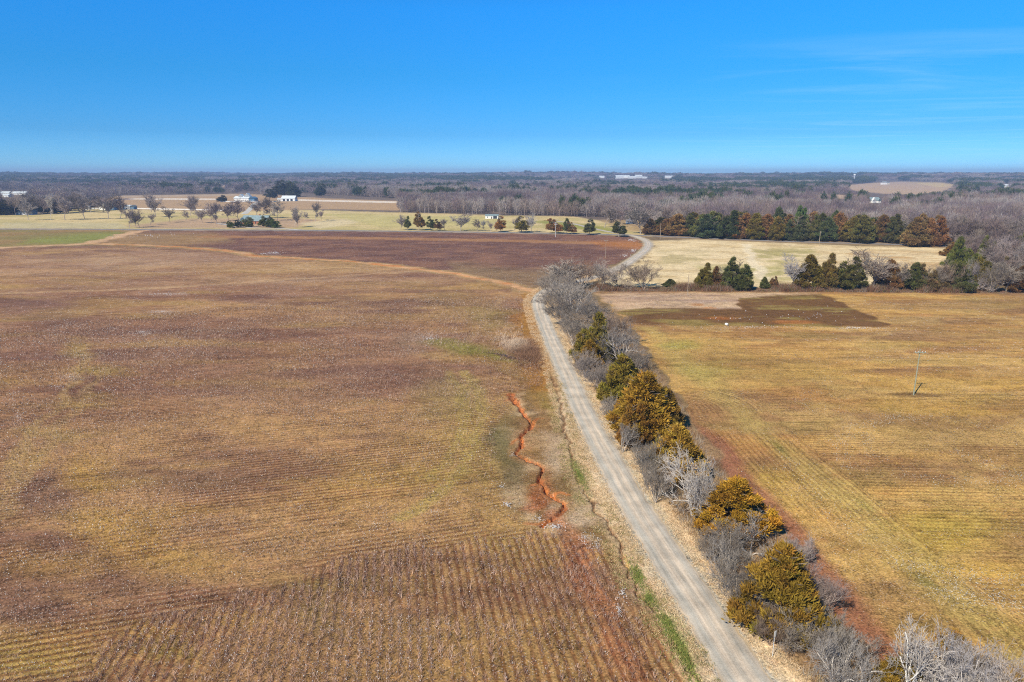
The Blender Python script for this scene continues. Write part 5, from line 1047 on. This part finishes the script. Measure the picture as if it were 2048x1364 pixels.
# ------------------------------------------------------------------ buildings
M_white = mat_plain('white_paint', (0.8, 0.8, 0.78), 0.04, 0.5); M_cream = mat_plain('cream_wall', (0.68, 0.64, 0.52), 0.05); M_blue = mat_plain('blue_metal', (0.10, 0.22, 0.36), 0.1, .5, .5)
M_metal = mat_plain('pale_metal_roof', (0.66, 0.70, 0.72), 0.05, .5, .5); M_grey = mat_plain('grey_shingle', (0.22, 0.24, 0.25), 0.12, .7); M_teal = mat_plain('weathered_roof', (0.24, 0.32, 0.34), 0.1, .6)
M_brick = mat_plain('red_brick', (0.42, 0.17, 0.09), 0.1, .8); M_glass = mat_plain('window_glass', (0.05, 0.07, 0.1), 0.1, 1, .2, spec=.5); M_door = mat_plain('dark_door', (0.09, 0.07, 0.06), 0.1); M_dark = mat_plain('dark_opening', (0.05, 0.06, 0.08), 0.1)
def gable(root, x0, x1, y0, y1, h, rh, wall, roof, ov=0.5, ridge='x', nwin=3, door=True, wy=None):
    """walls to h, gable roof to h+rh; ridge along x or y"""
    m = MB(); xm, ym = (x0 + x1) / 2, (y0 + y1) / 2
    if ridge == 'x':
        poly = [(y0, 0), (y1, 0), (y1, h), (ym, h + rh), (y0, h)]; t = MB(); t.prism(poly, x0, x1); t.v = [v[:, [1, 0, 2]] for v in t.v]; w = t
        rp = [(y0 - ov, h - ov * rh / (ym - y0) + .02), (ym, h + rh + .02), (y1 + ov, h - ov * rh / (ym - y0) + .02), (y1 + ov, h - ov * rh / (ym - y0) + .27), (ym, h + rh + .3), (y0 - ov, h - ov * rh / (ym - y0) + .27)]
        rf = MB(); rf.prism(rp, x0 - ov, x1 + ov); rf.v = [v[:, [1, 0, 2]] for v in rf.v]
    else:
        poly = [(x0, 0), (x1, 0), (x1, h), (xm, h + rh), (x0, h)]; w = MB(); w.prism(poly, y0, y1)
        e = h - ov * rh / (xm - x0); rf = MB(); rf.prism([(x0 - ov, e + .02), (xm, h + rh + .02), (x1 + ov, e + .02), (x1 + ov, e + .27), (xm, h + rh + .3), (x0 - ov, e + .27)], y0 - ov, y1 + ov)
    w.build('wall', wall, root); rf.build('roof', roof, root)
    n = nwin
    for k in range(n):
        cx = x0 + (k + .5) * (x1 - x0) / n
        if door and k == n // 2:
            d = MB(); d.box(cx - .55, cx + .55, y0 - .04, y0 + .05, 0, 2.2); d.build('door', M_door, root); continue
        b = MB(); b.box(cx - .75, cx + .75, y0 - .05, y0 + .05, 1.0, min(2.3, h - .3)); fr = b.build('window', M_white, root)
        g = MB(); g.box(cx - .6, cx + .6, y0 - .07, y0 - .02, 1.12, min(2.18, h - .42)); g.build('pane', M_glass, fr)
def bld(name, px, py, rz, label, cat='house', group=None):
    p = P(px, py); p[2] -= 0.05; return tag(empty(name, p, R(rz)), label, cat, group)
r = bld('farmhouse', 50, 429, -6, 'long low white house with a grey roof before the dark evergreen belt'); gable(r, -11, 8, -4, 4, 2.8, 1.8, M_white, M_teal, nwin=5); gable(r, 8.4, 13, -4.5, 3, 2.9, 2.2, M_blue, M_grey, ridge='y', nwin=1, door=False)
r = bld('shed', 176, 419, 0, 'tiny white shed on the pasture left of the white farmhouse', 'shed'); gable(r, -2.2, 2.2, -2, 2, 3.4, 1.3, M_white, M_white, .3, 'y', 1)
r = bld('farmhouse', 214, 419.5, -8, 'white farmhouse with steep pale gables and a darker blue wing behind bare trees'); gable(r, -8, 4, -4, 5, 4, 4, M_white, M_cream, nwin=3); gable(r, -3, 3, -6, -3.8, 3.8, 3.0, M_white, M_cream, ridge='y', nwin=1); gable(r, 4.4, 13, -3, 5, 4, 3, M_blue, M_grey, nwin=2, door=False)
c = MB(); c.box(-6.5, -5.5, -.5, .5, 5, 10.5); c.build('chimney', M_white, r)
r = bld('outbuilding', 256, 418.5, -12, 'white outbuilding with a dark right end, right of the white farmhouse', 'outbuilding'); gable(r, -9, 6, -3, 4, 4.2, 1.2, M_white, M_metal, nwin=4); gable(r, 6.3, 11, -2.5, 3.5, 3.9, 1.4, M_blue, M_grey, ridge='y', nwin=1, door=False)
r = bld('farmhouse', 490, 403, -8, 'large white farmhouse with two peaked gables and a blue end wall'); gable(r, -16, 10, -6, 6, 5.5, 3, M_white, M_metal, nwin=7); gable(r, -9, -2, -3, 5, 8, 4.0, M_white, M_metal, ridge='y', nwin=1, door=False); gable(r, 1, 10, -2, 5, 8.5, 5.0, M_white, M_metal, ridge='y', nwin=1, door=False); gable(r, 10.4, 20, -6, 6, 5.5, 2.4, M_blue, M_blue, ridge='y', nwin=2, door=False)
r = bld('barn', 579, 402, -4, 'white barn with a tall bright metal roof and open dark front', 'barn'); gable(r, -11.5, 11.5, -6, 6, 4.5, 4.2, M_white, M_metal, nwin=2, door=False)
for k in range(3):
    d = MB(); d.box(-9 + k * 6.5, -5 + k * 6.5, -6.09, -5.98, 0, 3.6); d.build('bay_opening', M_dark, r)
gable(r, -19, -12, -4, 4, 3.8, 1, M_white, M_metal, nwin=1)
r = bld('brick_house', 512, 447, -14, 'brick house with a broad grey roof and an orange front gable'); gable(r, -12, 14, -5, 6, 3.0, 4.2, M_brick, M_teal, nwin=6); gable(r, -6.5, -1, -8.5, -5.2, 3.0, 3.4, M_brick, M_teal, ridge='y', nwin=1, door=False); gable(r, -11.5, -8, -7.5, -5.2, 3.0, 2.4, M_brick, M_teal, ridge='y', nwin=1, door=False)
c = MB(); c.box(3, 4.2, 1, 2, 5.5, 8.6); c.build('chimney', M_brick, r)
r = bld('shed', 984, 437, -5, 'pale shed with a teal roof at the wood edge behind the highway line', 'shed'); gable(r, -6.5, 6.5, -3, 3, 3.2, 0.9, M_white, M_teal, nwin=3)
d = MB(); d.box(1.6, 5.4, -3.09, -2.98, 0, 2.7); d.build('bay_opening', M_dark, r)
r = bld('mobile_home', 1263, 447, 5, 'white low mobile home with a small raised end beside the farm lane', 'mobile home'); gable(r, -5, 4.6, -2, 2, 2.8, .5, M_white, M_white, .2, nwin=4); gable(r, -2.6, -.8, -1, 1, 3.9, .5, M_white, M_white, .1, 'y', 1, False)
r = bld('house', 1747, 405.5, 14, 'white house with dark gabled roofs in the middle of the right hand wood'); gable(r, -8.5, 8.5, -4, 5, 4.2, 4.2, M_white, M_teal, nwin=5); gable(r, -7.5, -2, -6.5, -4, 4.2, 4, M_white, M_white, ridge='y', nwin=1); gable(r, 3, 8, -6, -4, 4.0, 3, M_white, M_teal, ridge='y', nwin=1, door=False)
r = bld('farmhouse', 1769, 369, 8, 'white farmhouse on the far hill above the tan field'); gable(r, -13, 6, -6, 6, 8, 5, M_white, M_grey, nwin=4); gable(r, 7, 18, -4, 5, 6, 4, M_cream, M_grey, nwin=2)
for i, (px, py, w, h, rh, rz, l) in enumerate([(8, 389.5, 30, 4, 3, 3, 'long shed with a pale blue roof at the far left edge'), (45, 389.5, 36, 4, 3, 6, 'long shed with a pale blue roof, second from the far left edge'), (10, 394, 26, 4, 2, -4, 'low white shed below the two pale blue roofed sheds'),
        (1239, 357, 50, 11, 8, 10, 'leftmost and biggest white building of the cluster near the horizon'), (1251, 356.5, 46, 9, 8, -8, 'second white building of the cluster near the horizon'), (1264, 357, 44, 8, 5, 6, 'third, lower white building of the cluster near the horizon'), (1277, 356.5, 44, 11, 9, 12, 'fourth, steep roofed white building of the cluster near the horizon'), (1290, 356.8, 34, 6, 4, 0, 'last, smallest white building of the cluster near the horizon'),
        (1338, 356.5, 52, 9, 6, 6, 'lone white building right of the cluster near the horizon'), (1203, 356, 34, 8, 5, 0, 'small white building left of the cluster near the horizon'), (2010, 374.5, 44, 6, 4, 5, 'white roofed shed in the wood near the right edge'), (308, 377.5, 44, 5, 3, 0, 'long pale shed in the far wood above the white fence')]):
    r = bld('long_shed' if i < 3 or i > 9 else 'white_building', px, py, rz, l, 'shed' if i < 3 or i > 9 else 'building', 'white buildings near the horizon' if 3 <= i <= 9 else 'long sheds in the far woods'); gable(r, -w / 2, w / 2, -7, 7, h, rh, M_white, M_metal, nwin=4)
# water tower
p = P(1708, 362); top = height_to(p, 348.2); r = tag(empty('water_tower', p), 'white bulb topped water tower standing above the far woods', 'water tower'); k = mpp(p)
m = MB(); R_ = 2.3 * k; prof = [(0, 0), (.35, .02), (.75, .2), (1, .5), (.95, .75), (.6, .95), (0, 1.02)]; hb = top * .30; ring = 16
vv = []; 
for rr, zz in prof: vv += [(R_ * rr * math.cos(a) + 1e-4, R_ * rr * math.sin(a), top - hb + hb * zz) for a in np.arange(ring) * 2 * math.pi / ring]
m.add(vv, [(i * ring + j, i * ring + (j + 1) % ring, (i + 1) * ring + (j + 1) % ring, (i + 1) * ring + j) for i in range(len(prof) - 1) for j in range(ring)]); m.build('tank', M_white, r, smooth=True)
m = MB(); m.tube((0, 0, 0), (0, 0, top - hb * .9), 1.0 * k, .8 * k, 12); m.build('column', M_metal, r)
# fences
def fence(px_pts, label, hh=2.0):
    L = wline(px_pts, 4); p0 = P(*px_pts[0]); m = MB(); rails = MB(); tot = 0
    for (x1, y1), (x2, y2) in zip(L[:-1], L[1:]):
        l = math.hypot(x2 - x1, y2 - y1); ux, uy = (x2 - x1) / l, (y2 - y1) / l; z0 = float(hz(x1, y1)); nx, ny = -uy * .04, ux * .04
        for zz in np.linspace(.35, hh - .2, 4):
            a = np.array([x1 - p0[0], y1 - p0[1], z0]); b = np.array([x2 - p0[0], y2 - p0[1], z0]); o = np.array([nx, ny, 0]); up = np.array([0, 0, .3])
            rails.add([a - o + [0, 0, zz], b - o + [0, 0, zz], b + o + [0, 0, zz], a + o + [0, 0, zz], a - o + up + [0, 0, zz], b - o + up + [0, 0, zz], b + o + up + [0, 0, zz], a + o + up + [0, 0, zz]], [(0, 1, 5, 4), (2, 3, 7, 6), (4, 5, 6, 7), (0, 3, 2, 1)])
        n = max(1, int(l / 9))
        for k in range(n):
            cx, cy = x1 + ux * l * k / n - p0[0], y1 + uy * l * k / n - p0[1]; m.box(cx - .14, cx + .14, cy - .2, cy - .06, 0, hh)
    r = tag(empty('fence', p0), label, 'fence', 'white board fences of the far farms'); rails.build('rails', M_white, r); m.build('posts', M_white, r)
fence([(228, 402.5), (250, 400), (300, 399.5), (440, 400.5)], 'white board fence across the tan field right of the farm buildings', 2.6)
fence([(440, 404), (470, 404.5), (515, 404)], 'short white fence in front of the large two gabled farmhouse', 1.8)
fence([(595, 402), (700, 404.5), (795, 406.5)], 'white fence running right from the white barn behind bare trees', 2.6)
fence([(270, 418.5), (345, 420), (450, 422)], 'white fence right of the white outbuilding along the pasture', 1.7)
fence([(184, 418.5), (201, 418.5)], 'short white fence between the tiny shed and the white farmhouse', 1.8)

# ------------------------------------------------------------------ utility poles, sign, bales, cars
M_pole = mat_plain('weathered_pole', (0.34, 0.36, 0.27), 0.12, 2); M_polew = mat_plain('brown_pole', (0.40, 0.32, 0.24), 0.12, 2); M_ins = mat_plain('insulator', (0.7, 0.7, 0.7), 0.05, 2, .4)
def pole(px, py, top, arms, label, mat, rad=.15, rz=0):
    p = P(px, py); h = height_to(p, top); r = tag(empty('utility_pole', p, R(rz)), label, 'utility pole', 'utility poles'); m = MB(); rad *= .85; m.tube((0, 0, -.3), (0, 0, h), rad * 1.1, rad * .7, 8); m.build('shaft', mat, r)
    for k in range(arms):
        z = h - .7 - k * 1.1; a = MB(); a.box(-1.15, 1.15, -rad - .12, -rad, z - .08, z + .08); a.build('crossarm', mat, r)
        for x in (-1.05, -.45, .45, 1.05):
            i = MB(); i.tube((x, -rad - .06, z + .07), (x, -rad - .06, z + .32), .06, .04, 6); i.build('insulator', M_ins, r)
    if arms:
        for s in (-1, 1):
            b = MB(); b.tube((s * .8, -rad - .06, h - .78), (0, -rad, h - 1.5), .03, .03, 5); b.build('brace', mat, r)
pole(1827, 790, 698, 1, 'greenish utility pole with one crossarm standing alone in the right hand field', M_pole)
pole(1375, 591, 549, 0, 'short bare pole in front of the cross hedgerow', M_polew, .14)
pole(1211, 516, 479, 1, 'thin utility pole in the purple cotton field left of the road bend', M_polew, .14, 20)
pole(1111, 474, 444, 2, 'twin armed utility pole at the edge of the highway cotton field', M_ins, .16, 10)
pole(1320, 482, 447, 0, 'plain brown utility pole in the pale pasture by the road junction', M_polew, .18)
pole(1638, 491, 462, 1, 'yellowish utility pole before the cedar grove', M_polew, .18, 80)
pole(873, 429, 408, 0, 'thin pole at the wood edge behind the wide pasture', M_polew, .16)
p = P(1545, 1312); h = height_to(p, 1262); r = tag(empty('road_sign', p, R(35)), 'small white sign on a thin post beside the gravel road', 'sign')
m = MB(); m.tube((0, 0, -.2), (0, 0, h), .03, .03, 6); m.build('post', M_metal, r); m = MB(); m.box(-.16, .16, -.05, -.032, h - .62, h + .02); m.build('panel', M_white, r)
m = MB(); hq = 0.6; n = 20; ring = np.array([(math.cos(a), math.sin(a)) for a in np.arange(n) * 2 * math.pi / n])
vv = []; prof = [(0, -.62), (.45, -.62), (.6, -.5), (.64, 0), (.6, .5), (.45, .62), (0, .62)]
for rr, yy in prof: vv += [(c * rr + 1e-4, yy, s * rr * .92 + .56) for c, s in ring]
m.add(vv, [(i * n + j, i * n + (j + 1) % n, (i + 1) * n + (j + 1) % n, (i + 1) * n + j) for i in range(len(prof) - 1) for j in range(n)])
bale = m.mesh('round_bale', [M_white], True); tag(link('round_bale', bale, None, P(1453, 651)), 'single white wrapped round bale at the lower edge of the dark soil patch', 'bale')
BL = bpy.data.objects['round_bale']; BL.rotation_euler = (0, 0, .5); BL.scale = (.7, .7, .7)
M_hay = mat_plain('hay', (0.55, 0.40, 0.17), 0.15, 3); bh = bale.copy(); bh.materials.clear(); bh.materials.append(M_hay)
for i, (px, l) in enumerate([(1089, 'left one of three golden hay bales at the wood edge'), (1093.5, 'middle one of three golden hay bales at the wood edge'), (1098, 'right one of three golden hay bales at the wood edge')]):
    o = tag(link('hay_bale', bh, None, P(px, 441.5)), l, 'hay bale', 'hay bales at the wood edge'); o.scale = (1.3, 1.3, 1.3); o.rotation_euler = (0, 0, .3 + i)
def car(px, py, rz, mat, label):
    r = tag(empty('parked_car', P(px, py), R(rz)), label, 'car', 'cars parked by the white barn')
    m = MB(); m.prism([(-2.2, .35), (2.2, .35), (2.25, .75), (1.3, .95), (.7, 1.4), (-1.1, 1.45), (-1.8, 1.0), (-2.25, .9)], -.85, .85); m.build('body', mat, r)
    for s in (-1, 1):
        w = MB(); w.prism([(-1.5, 1.0), (1.0, 1.0), (.6, 1.33), (-1.0, 1.36)], s * .86 - .012, s * .86 + .012); w.build('window', M_glass, r)
        for x in (-1.35, 1.35):
            w = MB(); w.tube((x, s * .7, .33), (x, s * .9, .33), .33, .33, 12); w.build('wheel', M_door, r)
car(543, 404.5, 15, M_white, 'white car parked left of the white barn'); car(550, 404, -20, M_blue, 'blue car parked between the white car and the white barn')

# ------------------------------------------------------------------ haze
m = MB(); m.box(-9600, 9600, -9600, 9600, -2.5, 95); hm = bpy.data.materials.new('haze'); hm.use_nodes = True; t = hm.node_tree; t.nodes.clear()
pv = t.nodes.new('ShaderNodeVolumePrincipled'); pv.inputs['Color'].default_value = (0.48, 0.66, 1.0, 1); pv.inputs['Density'].default_value = 0.00014; pv.inputs['Anisotropy'].default_value = 0.0
mo = t.nodes.new('ShaderNodeOutputMaterial'); t.links.new(pv.outputs[0], mo.inputs['Volume']); o = m.build('haze', hm); o['kind'] = 'stuff'; o['label'] = 'thin blue haze over the far woods'; o['category'] = 'haze'
print('objects', len(bpy.data.objects))
